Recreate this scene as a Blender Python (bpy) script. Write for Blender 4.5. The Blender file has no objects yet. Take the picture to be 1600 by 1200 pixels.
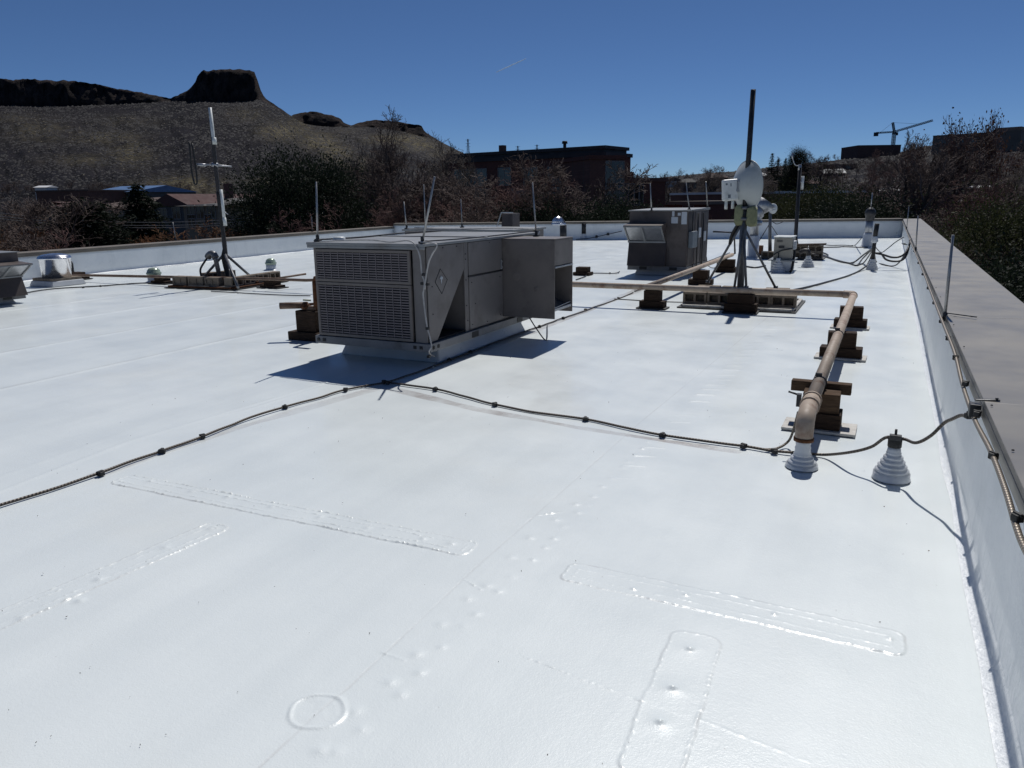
import bpy, bmesh, math, random
import numpy as np
from mathutils import Vector, Matrix, noise as mnoise
random.seed(7); RNG = np.random.default_rng(7)
SC = bpy.context.scene; COL = SC.collection
rad = math.radians

# ------------------------------------------------------------------ camera
FPX = 1192.0; EYE = 1.8; YAW = rad(26); PIT = rad(13.56); ROL = rad(.7)
HD = np.array([-math.sin(YAW), math.cos(YAW), 0.]); RT = np.array([math.cos(YAW), math.sin(YAW), 0.]); ZZ = np.array([0, 0, 1.])
FW = HD*math.cos(PIT) - ZZ*math.sin(PIT); U0 = HD*math.sin(PIT) + ZZ*math.cos(PIT)
R2 = RT*math.cos(ROL) - U0*math.sin(ROL); U2 = U0*math.cos(ROL) + RT*math.sin(ROL)
EC = np.array([0, 0, EYE])
def ray(x, y): return FW*FPX + R2*(x-800) - U2*(y-600)
def gp(x, y, z=0.):                       # survey: where a sight line meets a level, a wall plane, or a distance
    d = ray(x, y); return EC + d*((z-EYE)/d[2])
def onX(x, y, X): d = ray(x, y); return EC + d*((X-EC[0])/d[0])
def onY(x, y, Y): d = ray(x, y); return EC + d*((Y-EC[1])/d[1])
def far(x, y, D): d = ray(x, y); return EC + d*(D/(d@HD))
def dep(p): return float((np.array(p)-EC) @ HD)

cam = bpy.data.cameras.new('camera'); camo = bpy.data.objects.new('camera', cam); COL.objects.link(camo)
cam.sensor_width = 36; cam.lens = 36*FPX/1600; cam.clip_start = .05; cam.clip_end = 30000
camo.matrix_world = Matrix(((R2[0], U2[0], -FW[0], 0), (R2[1], U2[1], -FW[1], 0), (R2[2], U2[2], -FW[2], EYE), (0, 0, 0, 1)))
SC.camera = camo

# ------------------------------------------------------------------ light
SEL, SAZ = rad(57), rad(-5)
sd = Vector((math.cos(SEL)*math.sin(SAZ), math.cos(SEL)*math.cos(SAZ), math.sin(SEL)))
sl = bpy.data.lights.new('sun', 'SUN'); sl.energy = 3.5; sl.angle = rad(.53); sl.color = (1, .975, .94)
so = bpy.data.objects.new('sun', sl); COL.objects.link(so); so.rotation_euler = sd.to_track_quat('Z', 'Y').to_euler(); so.location = (0, 0, 60)
W = bpy.data.worlds.new('World'); SC.world = W; W.use_nodes = True
nt = W.node_tree; nt.nodes.clear()
sk = nt.nodes.new('ShaderNodeTexSky'); sk.sky_type = 'NISHITA'; sk.sun_disc = False
sk.sun_elevation = SEL; sk.sun_rotation = SAZ; sk.altitude = 5000; sk.air_density = 1.1; sk.dust_density = .7; sk.ozone_density = 10.
bg = nt.nodes.new('ShaderNodeBackground'); bg.inputs[1].default_value = .058
ow = nt.nodes.new('ShaderNodeOutputWorld'); nt.links.new(sk.outputs[0], bg.inputs[0]); nt.links.new(bg.outputs[0], ow.inputs[0])
SC.view_settings.view_transform = 'Standard'; SC.view_settings.look = 'None'; SC.view_settings.exposure = 0; SC.view_settings.gamma = 1

# ------------------------------------------------------------------ materials
class NB:
    def __init__(s, name):
        s.m = bpy.data.materials.new(name); s.m.use_nodes = True; s.t = s.m.node_tree
        s.b = s.t.nodes['Principled BSDF']
    def n(s, ty, **k):
        o = s.t.nodes.new('ShaderNode'+ty)
        for a, v in k.items(): setattr(o, a, v)
        return o
    def l(s, a, b): s.t.links.new(a, b)
    def co(s, kind='Object', scale=None):
        c = s.n('TexCoord').outputs[kind]
        if scale is not None:
            mp = s.n('Mapping'); mp.inputs['Scale'].default_value = scale; s.l(c, mp.inputs[0]); c = mp.outputs[0]
        return c
    def noise(s, sc, detail=4, rough=.55, co=None, rnd=True):
        o = s.n('TexNoise', noise_dimensions='4D' if rnd else '3D'); o.inputs['Scale'].default_value = sc; o.inputs['Detail'].default_value = detail; o.inputs['Roughness'].default_value = rough
        s.l(co if co is not None else s.co(), o.inputs['Vector'])
        if rnd:
            i = s.n('ObjectInfo'); q = s.n('Math', operation='MULTIPLY'); q.inputs[1].default_value = 17; s.l(i.outputs['Random'], q.inputs[0]); s.l(q.outputs[0], o.inputs['W'])
        return o.outputs['Fac']
    def ramp(s, fac, stops):
        r = s.n('ValToRGB'); e = r.color_ramp.elements
        while len(e) < len(stops): e.new(.5)
        for k, (p, c) in enumerate(stops):
            e[k].position = p; e[k].color = (c if hasattr(c, '__len__') else (c, c, c)) + (1,) if hasattr(c, '__len__') else (c, c, c, 1)
        s.l(fac, r.inputs[0]); return r.outputs[0]
    def mix(s, fac, a, b, mode='MIX'):
        x = s.n('MixRGB', blend_type=mode)
        for i, v in ((0, fac), (1, a), (2, b)):
            if isinstance(v, (int, float)): x.inputs[i].default_value = v if i == 0 else (v, v, v, 1)
            elif isinstance(v, tuple): x.inputs[i].default_value = v+(1,)
            else: s.l(v, x.inputs[i])
        return x.outputs[0]
    def math(s, op, a, b=0.):
        x = s.n('Math', operation=op)
        for i, v in ((0, a), (1, b)):
            if isinstance(v, (int, float)): x.inputs[i].default_value = v
            else: s.l(v, x.inputs[i])
        return x.outputs[0]
    def bump(s, h, st=.3, dist=.01, prev=None):
        x = s.n('Bump'); x.inputs['Strength'].default_value = st; x.inputs['Distance'].default_value = dist; s.l(h, x.inputs['Height'])
        if prev is not None: s.l(prev, x.inputs['Normal'])
        return x.outputs[0]
    def fin(s, col=None, rough=.6, metal=0., nor=None, spec=.5, coat=0., coatr=.1):
        b = s.b
        for nm, v in (('Base Color', col), ('Roughness', rough), ('Metallic', metal), ('Normal', nor), ('Specular IOR Level', spec), ('Coat Weight', coat), ('Coat Roughness', coatr)):
            if v is None: continue
            if isinstance(v, (int, float)): b.inputs[nm].default_value = v
            elif isinstance(v, tuple): b.inputs[nm].default_value = v+(1,)
            else: s.l(v, b.inputs[nm])
        return s.m
def pm(name, c, c2=None, sc=4, rough=.6, metal=0., bs=0., bsc=30, bd=.004, spec=.5, dirt=None, dsc=2, stretch=None, coat=0.):
    """plain weathered material: two tones of noise, dirt blotches, bump"""
    n = NB(name); c2 = c2 or tuple(v*.78 for v in c)
    co = n.co('Object', stretch) if stretch else n.co()
    col = n.ramp(n.noise(sc, 5, .6, co), [(.3, c2), (.7, c)])
    if dirt: col = n.mix(n.ramp(n.noise(dsc, 6, .65, co), [(.52, 0.), (.7, .8)]), col, dirt)
    rg = n.ramp(n.noise(sc*1.7, 3), [(.3, max(.02, rough-.1)), (.7, min(1., rough+.1))])
    nor = n.bump(n.noise(bsc, 4, .6, co), bs, bd) if bs else None
    return n.fin(col, rg, metal, nor, spec, coat)

M = {}
M['hvac'] = pm('hvac_paint', (.2, .182, .172), (.15, .136, .13), 1.6, .5, 0, .12, 9, .006, .4, (.115, .098, .088), 3)
M['hvac2'] = pm('hvac_paint_warm', (.19, .165, .15), (.14, .122, .112), 2.5, .5, 0, .1, 8, .006, .4, (.1, .085, .075), 4)
M['hvactop'] = pm('hvac_top', (.27, .28, .285), (.19, .195, .2), 2, .5, .1, .1, 8, .006, .4, (.16, .15, .14), 3)
M['rail'] = pm('rail_paint', (.2, .2, .205), (.14, .14, .145), 4, .5, 0, 0, 30, .004, .4, (.09, .085, .08), 5)
M['hvac3'] = pm('hvac_brown', (.125, .102, .092), (.085, .07, .064), 2.2, .5, 0, .1, 8, .006, .4, (.06, .046, .04), 4)
M['grille'] = pm('grille_wire', (.2, .172, .178), (.15, .128, .134), 8, .5)
M['coil'] = pm('coil_dark', (.012, .011, .013), (.006, .006, .007), 40, .7)
M['black'] = pm('black_rubber', (.018, .017, .017), (.01, .01, .01), 20, .6, 0, .3, 60, .003)
M['dark'] = pm('dark_steel', (.05, .05, .053), (.03, .03, .032), 10, .5, .4)
M['galv'] = pm('galvanised', (.42, .43, .45), (.3, .31, .33), 14, .42, .75, .05, 40)
M['alu'] = pm('aluminium', (.78, .78, .8), (.62, .62, .65), 5, .22, .95, .1, 6, .004, .5, None, 2, (1, 1, .2))
M['rod'] = pm('rod_aluminium', (.4, .4, .4), (.28, .28, .28), 12, .4, .6)
M['boot'] = pm('boot_coating', (.62, .64, .67), (.55, .57, .6), 6, .35, 0, .25, 26, .004, .5, (.42, .43, .44), 8)
M['curb'] = pm('curb_coating', (.55, .57, .59), (.45, .47, .49), 3, .35, 0, .3, 14, .006, .5, (.5, .5, .5), 5)
M['wood'] = pm('old_timber', (.12, .075, .045), (.05, .03, .018), 9, .85, 0, .6, 24, .01, .2, (.025, .016, .011), 5, (1, 6, 6))
M['woodd'] = pm('dark_timber', (.055, .034, .022), (.018, .011, .008), 9, .85, 0, .6, 24, .01, .2, None, 5, (1, 6, 6))  # darker tone of the same timber
M['block'] = pm('cinder_block', (.26, .215, .17), (.17, .14, .11), 18, .95, 0, .8, 70, .006, .2, (.1, .08, .065), 7)
M['pipe'] = pm('gas_pipe_paint', (.44, .36, .285), (.34, .27, .21), 9, .6, 0, .2, 40, .003, .3, (.16, .065, .035), 6)
M['pipethin'] = pm('thin_pipe_paint', (.22, .15, .11), (.12, .08, .055), 9, .6, 0, .2, 40, .003, .3, (.1, .045, .025), 6)
M['rust'] = pm('rust', (.15, .065, .03), (.05, .022, .012), 20, .8, 0, .5, 50, .004, .2)
M['white'] = pm('white_enamel', (.72, .74, .72), (.6, .62, .6), 8, .4, 0, 0, 30, .004, .5, (.4, .42, .38), 6)
M['dish'] = pm('dish_enamel', (.5, .53, .52), (.43, .46, .45), 3, .4, 0, 0, 30, .004, .5, (.36, .38, .34), 3)
M['foam'] = pm('weathered_foam', (.29, .3, .17), (.18, .19, .11), 18, .9, 0, .6, 60, .01)
M['beige'] = pm('beige_cabinet', (.36, .34, .29), (.29, .27, .23), 5, .55, 0, 0, 30, .004, .4, (.2, .18, .15), 5)
M['label'] = pm('paper_label', (.6, .63, .66), (.45, .48, .52), 90, .6)
M['gbox'] = pm('grey_box', (.17, .2, .22), (.13, .15, .17), 8, .5)
M['greend'] = pm('vent_dome', (.38, .44, .36), (.2, .27, .2), 30, .25, .2)
M['padw'] = pm('pad_sheet', (.62, .6, .56), (.42, .4, .36), 14, .6, 0, .5, 20, .008, .4, (.16, .13, .1), 6)
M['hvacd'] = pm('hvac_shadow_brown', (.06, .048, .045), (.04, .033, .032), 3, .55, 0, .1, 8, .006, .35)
M['steel'] = pm('mast_steel', (.2, .205, .215), (.12, .123, .13), 7, .5, .6, .1, 30, .003, .5, (.07, .05, .04), 5)
M['bronze'] = pm('dark_mast', (.035, .03, .03), (.02, .018, .018), 6, .55)
M['coping'] = pm('coping_metal', (.222, .208, .186), (.188, .177, .16), 1.3, .45, .1, .12, 3, .006, .4, (.25, .235, .21), 1.1, (1, .5, 1))
M['copingw'] = pm('coping_tan', (.2, .175, .14), (.14, .12, .1), 1.5, .55, .05, .1, 4, .006, .35, (.1, .085, .07), 2)
M['wirew'] = pm('white_wire', (.5, .48, .46), (.3, .29, .28), 20, .5)
def braid(name, c, c2):
    n = NB(name); uv = n.co('UV'); sp = n.n('SeparateXYZ'); n.l(uv, sp.inputs[0])
    a = n.math('MULTIPLY', sp.outputs[0], 6.2832*1); b = n.math('MULTIPLY', sp.outputs[1], 6.2832*22)
    h = n.math('MULTIPLY', n.math('SINE', n.math('ADD', a, b)), n.math('SINE', n.math('SUBTRACT', a, b)))
    h = n.math('ADD', n.math('MULTIPLY', h, .5), .5)
    return n.fin(n.mix(h, c2, c), .45, .5, n.bump(h, .9, .004))
M['braid'] = braid('braided_cable', (.16, .135, .11), (.025, .02, .018))
M['braidb'] = braid('bright_braid', (.36, .31, .25), (.035, .03, .025))
M['cable'] = pm('black_cable', (.022, .022, .025), (.014, .014, .016), 20, .45)

def membrane():
    n = NB('white_roof_coating')
    co = n.co()
    base = n.ramp(n.noise(.35, 6, .6, co, False), [(.3, (.685, .735, .735)), (.7, (.745, .785, .78))])
    strk = n.ramp(n.noise(.9, 5, .6, n.co('Object', (2.6, .16, 1)), False), [(.42, 0.), (.72, .45)])
    base = n.mix(strk, base, (.615, .66, .668))
    at = n.n('Attribute', attribute_name='stain_and_crease'); af = n.math('MULTIPLY', at.outputs['Fac'], n.ramp(n.noise(7, 6, .7, co, False), [(.3, .25), (.6, 1.)]))
    base = n.mix(af, base, (.4, .38, .365)); yl = n.ramp(n.noise(.6, 4, .6, co, False), [(.56, 0.), (.75, .3)]); base = n.mix(yl, base, (.7, .7, .64))
    sp = n.ramp(n.noise(55, 2, .5, co, False), [(.76, 0.), (.8, .6)])
    base = n.mix(sp, base, (.45, .44, .43))
    h1 = n.noise(16, 5, .6, co, False); h2 = n.noise(130, 3, .6, co, False); h3 = n.noise(3, 4, .5, n.co('Object', (3, .7, 1)), False)
    h4 = n.noise(48, 4, .65, co, False); nb = n.bump(h3, .1, .012); nb = n.bump(h1, .25, .004, nb); nb = n.bump(h4, .4, .0025, nb); nb = n.bump(h2, .6, .0016, nb)
    rg = n.ramp(n.noise(1.4, 4, .6, co, False), [(.3, .3), (.7, .46)])
    return n.fin(base, rg, 0, nb, .4, .2, .14)
M['roof'] = membrane()
def wallcoat():
    n = NB('parapet_coating'); co = n.co()
    base = n.ramp(n.noise(1.2, 6, .65, co, False), [(.3, (.73, .76, .77)), (.7, (.83, .85, .855))])
    st = n.ramp(n.noise(2.2, 6, .7, n.co('Object', (1, 1, .25)), False), [(.55, 0.), (.75, .35)]); base = n.mix(st, base, (.42, .45, .47))
    nb = n.bump(n.noise(5, 6, .7, n.co('Object', (1, 1, .4)), False), .8, .03); nb = n.bump(n.noise(9, 5, .75, n.co('Object', (1, .6, .12)), False), .5, .012, nb); nb = n.bump(n.noise(40, 4, .6, co, False), .3, .004, nb)
    return n.fin(base, .4, 0, nb, .5, .1, .2)
M['wallw'] = wallcoat()

# ------------------------------------------------------------------ mesh helpers
class MB:
    def __init__(s): s.v = []; s.f = []; s.sm = []; s.uv = {}
    def add(s, vs, fs, smooth=False):
        o = len(s.v); s.v += [tuple(map(float, p)) for p in vs]
        for f in fs: s.f.append(tuple(i+o for i in f)); s.sm.append(smooth)
        return s
    def hexa(s, p):   # 8 points: bottom 0-3, top 4-7
        return s.add(p, [(3, 2, 1, 0), (4, 5, 6, 7), (0, 1, 5, 4), (1, 2, 6, 5), (2, 3, 7, 6), (3, 0, 4, 7)])
    def box(s, a, b, rot=None, piv=None):
        x0, y0, z0 = a; x1, y1, z1 = b
        p = [(x0, y0, z0), (x1, y0, z0), (x1, y1, z0), (x0, y1, z0), (x0, y0, z1), (x1, y0, z1), (x1, y1, z1), (x0, y1, z1)]
        if rot is not None:
            c = Vector(piv if piv is not None else ((x0+x1)/2, (y0+y1)/2, (z0+z1)/2))
            p = [tuple(c + rot @ (Vector(q)-c)) for q in p]
        return s.hexa(p)
    def cbox(s, c, d, rot=None): return s.box([c[i]-d[i]/2 for i in range(3)], [c[i]+d[i]/2 for i in range(3)], rot)
    def bar(s, a, b, w, h=None, up=(0, 0, 1)):
        a = Vector(a); b = Vector(b); h = h or w; t = (b-a).normalized(); u = Vector(up)
        if abs(t.dot(u)) > .98: u = Vector((1, 0, 0))
        sdv = t.cross(u).normalized()*(w/2); u = sdv.cross(t).normalized()*(h/2)
        return s.hexa([a-sdv-u, a+sdv-u, b+sdv-u, b-sdv-u, a-sdv+u, a+sdv+u, b+sdv+u, b-sdv+u])
    def tube(s, pts, r, n=8, cap=True, uv=False):
        P = [Vector(p) for p in pts]; k = len(P); rs = r if hasattr(r, '__len__') else [r]*k
        T = [(P[min(i+1, k-1)]-P[max(i-1, 0)]).normalized() for i in range(k)]
        u = T[0].orthogonal().normalized(); o = len(s.v); L = 0; ls = []
        for i in range(k):
            if i: L += (P[i]-P[i-1]).length
            ls.append(L); u = (u - T[i]*u.dot(T[i])); u = u.normalized() if u.length > 1e-6 else T[i].orthogonal().normalized(); w = T[i].cross(u)
            for j in range(n):
                a = 2*math.pi*j/n; s.v.append(tuple(P[i] + (u*math.cos(a)+w*math.sin(a))*rs[i]))
        for i in range(k-1):
            for j in range(n):
                j2 = (j+1) % n
                if uv: s.uv[len(s.f)] = ((j/n, ls[i]), ((j+1)/n, ls[i]), ((j+1)/n, ls[i+1]), (j/n, ls[i+1]))
                s.f.append((o+i*n+j, o+i*n+j2, o+(i+1)*n+j2, o+(i+1)*n+j)); s.sm.append(True)
        if cap:
            s.f.append(tuple(o+j for j in range(n))[::-1]); s.sm.append(False)
            s.f.append(tuple(o+(k-1)*n+j for j in range(n))); s.sm.append(False)
        return s
    def cyl(s, c, r, z0, z1, n=16, r2=None): return s.tube([(c[0], c[1], z0), (c[0], c[1], z1)], [r, r if r2 is None else r2], n)
    def lathe(s, c, prof, n=24, axis=None, closed_top=True):
        c = Vector(c); ax = Vector(axis).normalized() if axis is not None else Vector((0, 0, 1)); u = ax.orthogonal().normalized(); w = ax.cross(u); o = len(s.v); k = len(prof)
        for r, z in prof:
            for j in range(n):
                a = 2*math.pi*j/n; s.v.append(tuple(c + ax*z + (u*math.cos(a)+w*math.sin(a))*r))
        for i in range(k-1):
            for j in range(n):
                j2 = (j+1) % n; s.f.append((o+i*n+j, o+i*n+j2, o+(i+1)*n+j2, o+(i+1)*n+j)); s.sm.append(True)
        if closed_top: s.f.append(tuple(o+(k-1)*n+j for j in range(n))); s.sm.append(False)
        return s
    def prism(s, poly, ax, d):   # planar polygon extruded by vector d
        k = len(poly); q = [tuple(Vector(p)+Vector(d)) for p in poly]
        return s.add(list(poly)+q, [tuple(range(k))[::-1], tuple(range(k, 2*k))] + [(i, (i+1) % k, k+(i+1) % k, k+i) for i in range(k)])
    def split(s, name, m, parent, bev=0.):   # every separate piece an object of its own
        par = list(range(len(s.v)))
        def root(i):
            while par[i] != i: par[i] = par[par[i]]; i = par[i]
            return i
        for f in s.f:
            a = root(f[0])
            for i in f[1:]: par[root(i)] = a
        grp = {}
        for k, f in enumerate(s.f): grp.setdefault(root(f[0]), []).append(k)
        out = []
        for ks in grp.values():
            ids = sorted({i for k in ks for i in s.f[k]}); mp = {v: i for i, v in enumerate(ids)}; q = MB(); q.v = [s.v[i] for i in ids]
            for k in ks:
                if k in s.uv: q.uv[len(q.f)] = s.uv[k]
                q.f.append(tuple(mp[i] for i in s.f[k])); q.sm.append(s.sm[k])
            out.append(q.build(name, m, parent, bev))
        return out
    def build(s, name, m, parent=None, bev=0., org=None):
        me = bpy.data.meshes.new(name)
        off = Vector(org) if org is not None else (wloc(parent) if parent else None)
        v = np.array(s.v, dtype=np.float64) if s.v else np.zeros((0, 3))
        if off is not None: v = v - np.array(off)
        me.from_pydata(v.tolist(), [], s.f); me.polygons.foreach_set('use_smooth', s.sm)
        if s.uv:
            ul = me.uv_layers.new(name='UVMap')
            for fi, q in s.uv.items():
                st = me.polygons[fi].loop_start
                for k in range(4): ul.data[st+k].uv = q[k]
        me.materials.append(m if not isinstance(m, str) else M[m])
        if bev == 0 or True: me.validate()
        o = bpy.data.objects.new(name, me); COL.objects.link(o)
        if parent: o.parent = parent; 
        elif org is not None: o.location = org
        if bev:
            b = o.modifiers.new('bevel', 'BEVEL'); b.width = bev; b.segments = 2; b.limit_method = 'ANGLE'; b.angle_limit = rad(40)
        return o
def wloc(o):
    v = Vector((0, 0, 0))
    while o: v = v + o.location; o = o.parent
    return v
def tag(o, label=None, cat=None, group=None, kind=None):
    for k, v in (('label', label), ('category', cat), ('group', group), ('kind', kind)):
        if v: o[k] = v
    return o
def thing(name, loc, label, cat, group=None):
    o = bpy.data.objects.new(name, None); COL.objects.link(o); o.location = tuple(map(float, loc)); o.empty_display_size = .2
    return tag(o, label, cat, group)
def copy_tree(o, parent=None):
    c = o.copy(); COL.objects.link(c)
    if parent: c.parent = parent
    for ch in list(o.children): copy_tree(ch, c)
    return c
def struct(o): o['kind'] = 'structure'; return o
def spline(pts, per=8):
    P = [Vector(p) for p in pts]; out = []
    for i in range(len(P)-1):
        a = P[max(i-1, 0)]; b = P[i]; c = P[i+1]; d = P[min(i+2, len(P)-1)]
        for k in range(per):
            t = k/per; out.append(.5*((2*b) + (c-a)*t + (2*a-5*b+4*c-d)*t*t + (3*b-a-3*c+d)*t**3))
    return out+[P[-1]]
# ------------------------------------------------------------------ roof deck
XR = .55
def yfar(x): return 38.0 + (x-.56)*.385
def xleft(y): return -18.0 - .085*y
def sst(e0, e1, x): t = np.clip((x-e0)/(e1-e0), 0, 1); return t*t*(3-2*t)
def vnoise(x, y, s, seed=0):
    x = x*s+seed*17.3; y = y*s-seed*9.1; xi = np.floor(x); yi = np.floor(y); fx = x-xi; fy = y-yi
    fx = fx*fx*(3-2*fx); fy = fy*fy*(3-2*fy)
    def hsh(a, b): q = np.sin(a*127.1+b*311.7+seed*3.7)*43758.5453; return q-np.floor(q)
    return (hsh(xi, yi)*(1-fx)+hsh(xi+1, yi)*fx)*(1-fy) + (hsh(xi, yi+1)*(1-fx)+hsh(xi+1, yi+1)*fx)*fy

def axis(dense, step, lo, hi, grow, extra=()):
    a, b = dense; xs = list(np.arange(a, b, step))
    x, s = b, step
    while x < hi: xs.append(x); s = min(s*grow, .3); x += s
    x, s = a-step, step
    while x > lo: xs.append(x); s = min(s*grow, .3); x -= s
    xs += [lo, hi]
    for e in extra:
        xs = [q for q in xs if abs(q-e) > .06] + [e-.05, e-.03, e-.015, e, e+.015, e+.03, e+.05]
    return np.array(sorted(set(np.round(xs, 4))))
SEAMX = (-7.9, -9.9, -11.9, -13.9, -15.9)
GX = axis((-4.6, .549), .006, -21.2, .549, 1.03, SEAMX)
GY = axis((1.4, 5.6), .006, -5., 38., 1.0095)
GX[-1] = .549
X, Y0 = np.meshgrid(GX, GY)
# the far parapet runs askew: shear only the back of the sheet to meet it
Y = np.where(Y0 > 14, 14 + (Y0-14)*(yfar(X)-14)/(38-14), Y0)
Hh = np.zeros_like(X); ST = np.zeros_like(X)
Hh += (vnoise(X, Y, .55, 1)-.5)*.012*sst(.55, .2, X)
Hh = Hh*1 + (vnoise(X, Y, 2.3, 2)-.5)*.0012*sst(.55, .3, X) + (vnoise(X, Y, 7, 5)-.5)*.0007
rag = (vnoise(X, Y, 22, 3)-.5); spk = vnoise(X, Y, 75, 6)**2*2.2+.25
def P2(x, y): return gp(x, y)[:2]
def strip(p, q, w, hgt=.0035, inner=True, wob=.004, am=1.):
    global Hh
    p = np.array(p); q = np.array(q); c = (p+q)/2; L = np.linalg.norm(q-p)/2; d = (q-p)/(2*L); n = np.array([-d[1], d[0]])
    lo = np.minimum(p, q)-w-.1; hi = np.maximum(p, q)+w+.1
    i0, i1 = np.searchsorted(GX, (lo[0], hi[0])); j0, j1 = np.searchsorted(GY, (lo[1], hi[1])); s_ = (slice(j0, j1), slice(i0, i1))
    x = X[s_]-c[0]; y = Y[s_]-c[1]; a = np.abs(x*d[0]+y*d[1]) - L + .05; b = np.abs(x*n[0]+y*n[1]) - w/2 + .05
    sd_ = np.minimum(np.maximum(a, b), 0) + np.hypot(np.maximum(a, 0), np.maximum(b, 0)) - .05
    sd_ = sd_ + rag[s_]*wob*2.4 + (vnoise(X[s_], Y[s_], 5, 9)-.5)*.008
    k = .5+vnoise(X[s_], Y[s_], 6, 11)
    Hh[s_] += hgt*.55*sst(.005, -.006, sd_)*k + .0024*am*np.exp(-(sd_/.0052)**2)*k*spk[s_]
    ST[s_] = np.maximum(ST[s_], .42*np.exp(-((sd_-.004)/.0055)**2)*vnoise(X[s_], Y[s_], 9, 12))  # thin darker line painted just outside the patch edge
    if inner:
        Hh[s_] += .0013*am*np.exp(-((sd_+w*.27)/.0055)**2)*k*spk[s_]
def bump_at(p, r, h, wrk=.3):
    global Hh
    i0, i1 = np.searchsorted(GX, (p[0]-3*r, p[0]+3*r)); j0, j1 = np.searchsorted(GY, (p[1]-3*r, p[1]+3*r)); s_ = (slice(j0, j1), slice(i0, i1))
    dd = np.hypot(X[s_]-p[0], Y[s_]-p[1])/r
    Hh[s_] += h*np.exp(-dd*dd*1.6)*(1+wrk*rag[s_]*2)
def ridge(pts, w, h, step=0.):
    global Hh
    pts = [np.array(p) for p in pts]; A = np.array(pts); lo = A.min(0)-.25; hi = A.max(0)+.25
    i0, i1 = np.searchsorted(GX, (lo[0], hi[0])); j0, j1 = np.searchsorted(GY, (lo[1], hi[1])); s_ = (slice(j0, j1), slice(i0, i1))
    best = np.full(X[s_].shape, 9.); sg = np.zeros_like(best)
    for p, q in zip(pts[:-1], pts[1:]):
        e = q-p; t = np.clip(((X[s_]-p[0])*e[0]+(Y[s_]-p[1])*e[1])/(e@e), 0, 1)
        dx = X[s_]-p[0]-t*e[0]; dy = Y[s_]-p[1]-t*e[1]; dd = np.hypot(dx, dy); m = dd < best
        best = np.where(m, dd, best); sg = np.where(m, np.sign(e[0]*dy-e[1]*dx), sg)
    k = .45+1.1*vnoise(X[s_], Y[s_], 3.5, 21)
    Hh[s_] += h*np.exp(-((best+rag[s_]*.004)/w)**2)*k*(spk[s_] if w < .012 else 1)
    if step: Hh[s_] += step*sst(-.012, .012, best*sg)*sst(.25, .1, best)*k
def stain_and_crease(pts, w, amt):
    global ST
    pts = [np.array(p) for p in pts]
    for p, q in zip(pts[:-1], pts[1:]):
        lo = np.minimum(p, q)-3*w; hi = np.maximum(p, q)+3*w
        i0, i1 = np.searchsorted(GX, (lo[0], hi[0])); j0, j1 = np.searchsorted(GY, (lo[1], hi[1])); s_ = (slice(j0, j1), slice(i0, i1))
        e = q-p; t = np.clip(((X[s_]-p[0])*e[0]+(Y[s_]-p[1])*e[1])/(e@e), 0, 1)
        dd = np.hypot(X[s_]-p[0]-t*e[0], Y[s_]-p[1]-t*e[1]) + (vnoise(X[s_], Y[s_], 2.2, 31)-.5)*w
        ST[s_] = np.maximum(ST[s_], amt*sst(w, w*.75, dd))
# long sheet seam with its row of fasteners
seam = [P2(500, 1112), P2(545, 1075), P2(740, 890), P2(1000, 660), P2(1200, 495)]
ridge([(-1.69, .8)]+seam, .004, -.0009, .0005); SEAMD = [(-1.69, .8)]+seam
for x, y in [(652, 1022), (610, 1066), (730, 935), (762, 915), (556, 1111), (500, 1172), (828, 840), (868, 812), (900, 788), (690, 975), (800, 870)]: bump_at(P2(x, y), .035, .005)
for k in range(34):
    yy = 4.6+k*.24+random.uniform(-.03, .03); xx = -1.44+random.uniform(-.012, .012)+(yy-4)*.012
    ridge([(xx-.07, yy-.012), (xx, yy+.016), (xx+.07, yy+.03)], .012 if k < 9 else .02, .0026 if k < 9 else .007)
for a, b in [((725, 905), (752, 922)), ((597, 1020), (632, 1032)), ((840, 805), (880, 800))]: ridge([P2(*a), P2(*b)], .006, .0026)
# lapped patch strips
strip(P2(188, 748), P2(738, 858), .17, .005, am=1.9)
strip(P2(884, 892), P2(1414, 1009), .19, .0045)
strip(P2(1090, 992), P2(1010, 1215), .2, .003, False)
strip(P2(-40, 985), P2(345, 820), .17, .005, am=1.9)
for x, y in [(235, 752), (300, 768), (355, 777), (425, 792), (500, 808), (575, 825), (662, 842), (706, 850)]: bump_at(P2(x, y), .028, .006)
for x, y in [(990, 922), (1072, 932), (1210, 962), (1390, 1000)]: bump_at(P2(x, y), .016, .006)
for x, y in [(1078, 1017), (1051, 1078), (1031, 1131)]: bump_at(P2(x, y), .017, .009); bump_at(P2(x, y), .06, .004)
for x, y in [(330, 826), (258, 855), (155, 905), (35, 965), (125, 938)]: bump_at(P2(x, y), .03, .006)
# round repair with a raised rim
c0 = P2(497, 1112); s_ = (slice(*np.searchsorted(GY, (c0[1]-.3, c0[1]+.3))), slice(*np.searchsorted(GX, (c0[0]-.3, c0[0]+.3))))
er = np.hypot(X[s_]-c0[0], Y[s_]-c0[1]) - .098 + (vnoise(X[s_], Y[s_], 14, 41)-.5)*.03
Hh[s_] += .0055*np.exp(-(er/.008)**2)*(.5+vnoise(X[s_], Y[s_], 19, 43)) + .0015*sst(.01, -.02, er) + (vnoise(X[s_], Y[s_], 30, 44)-.5)*.002*sst(.0, -.03, er)
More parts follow.
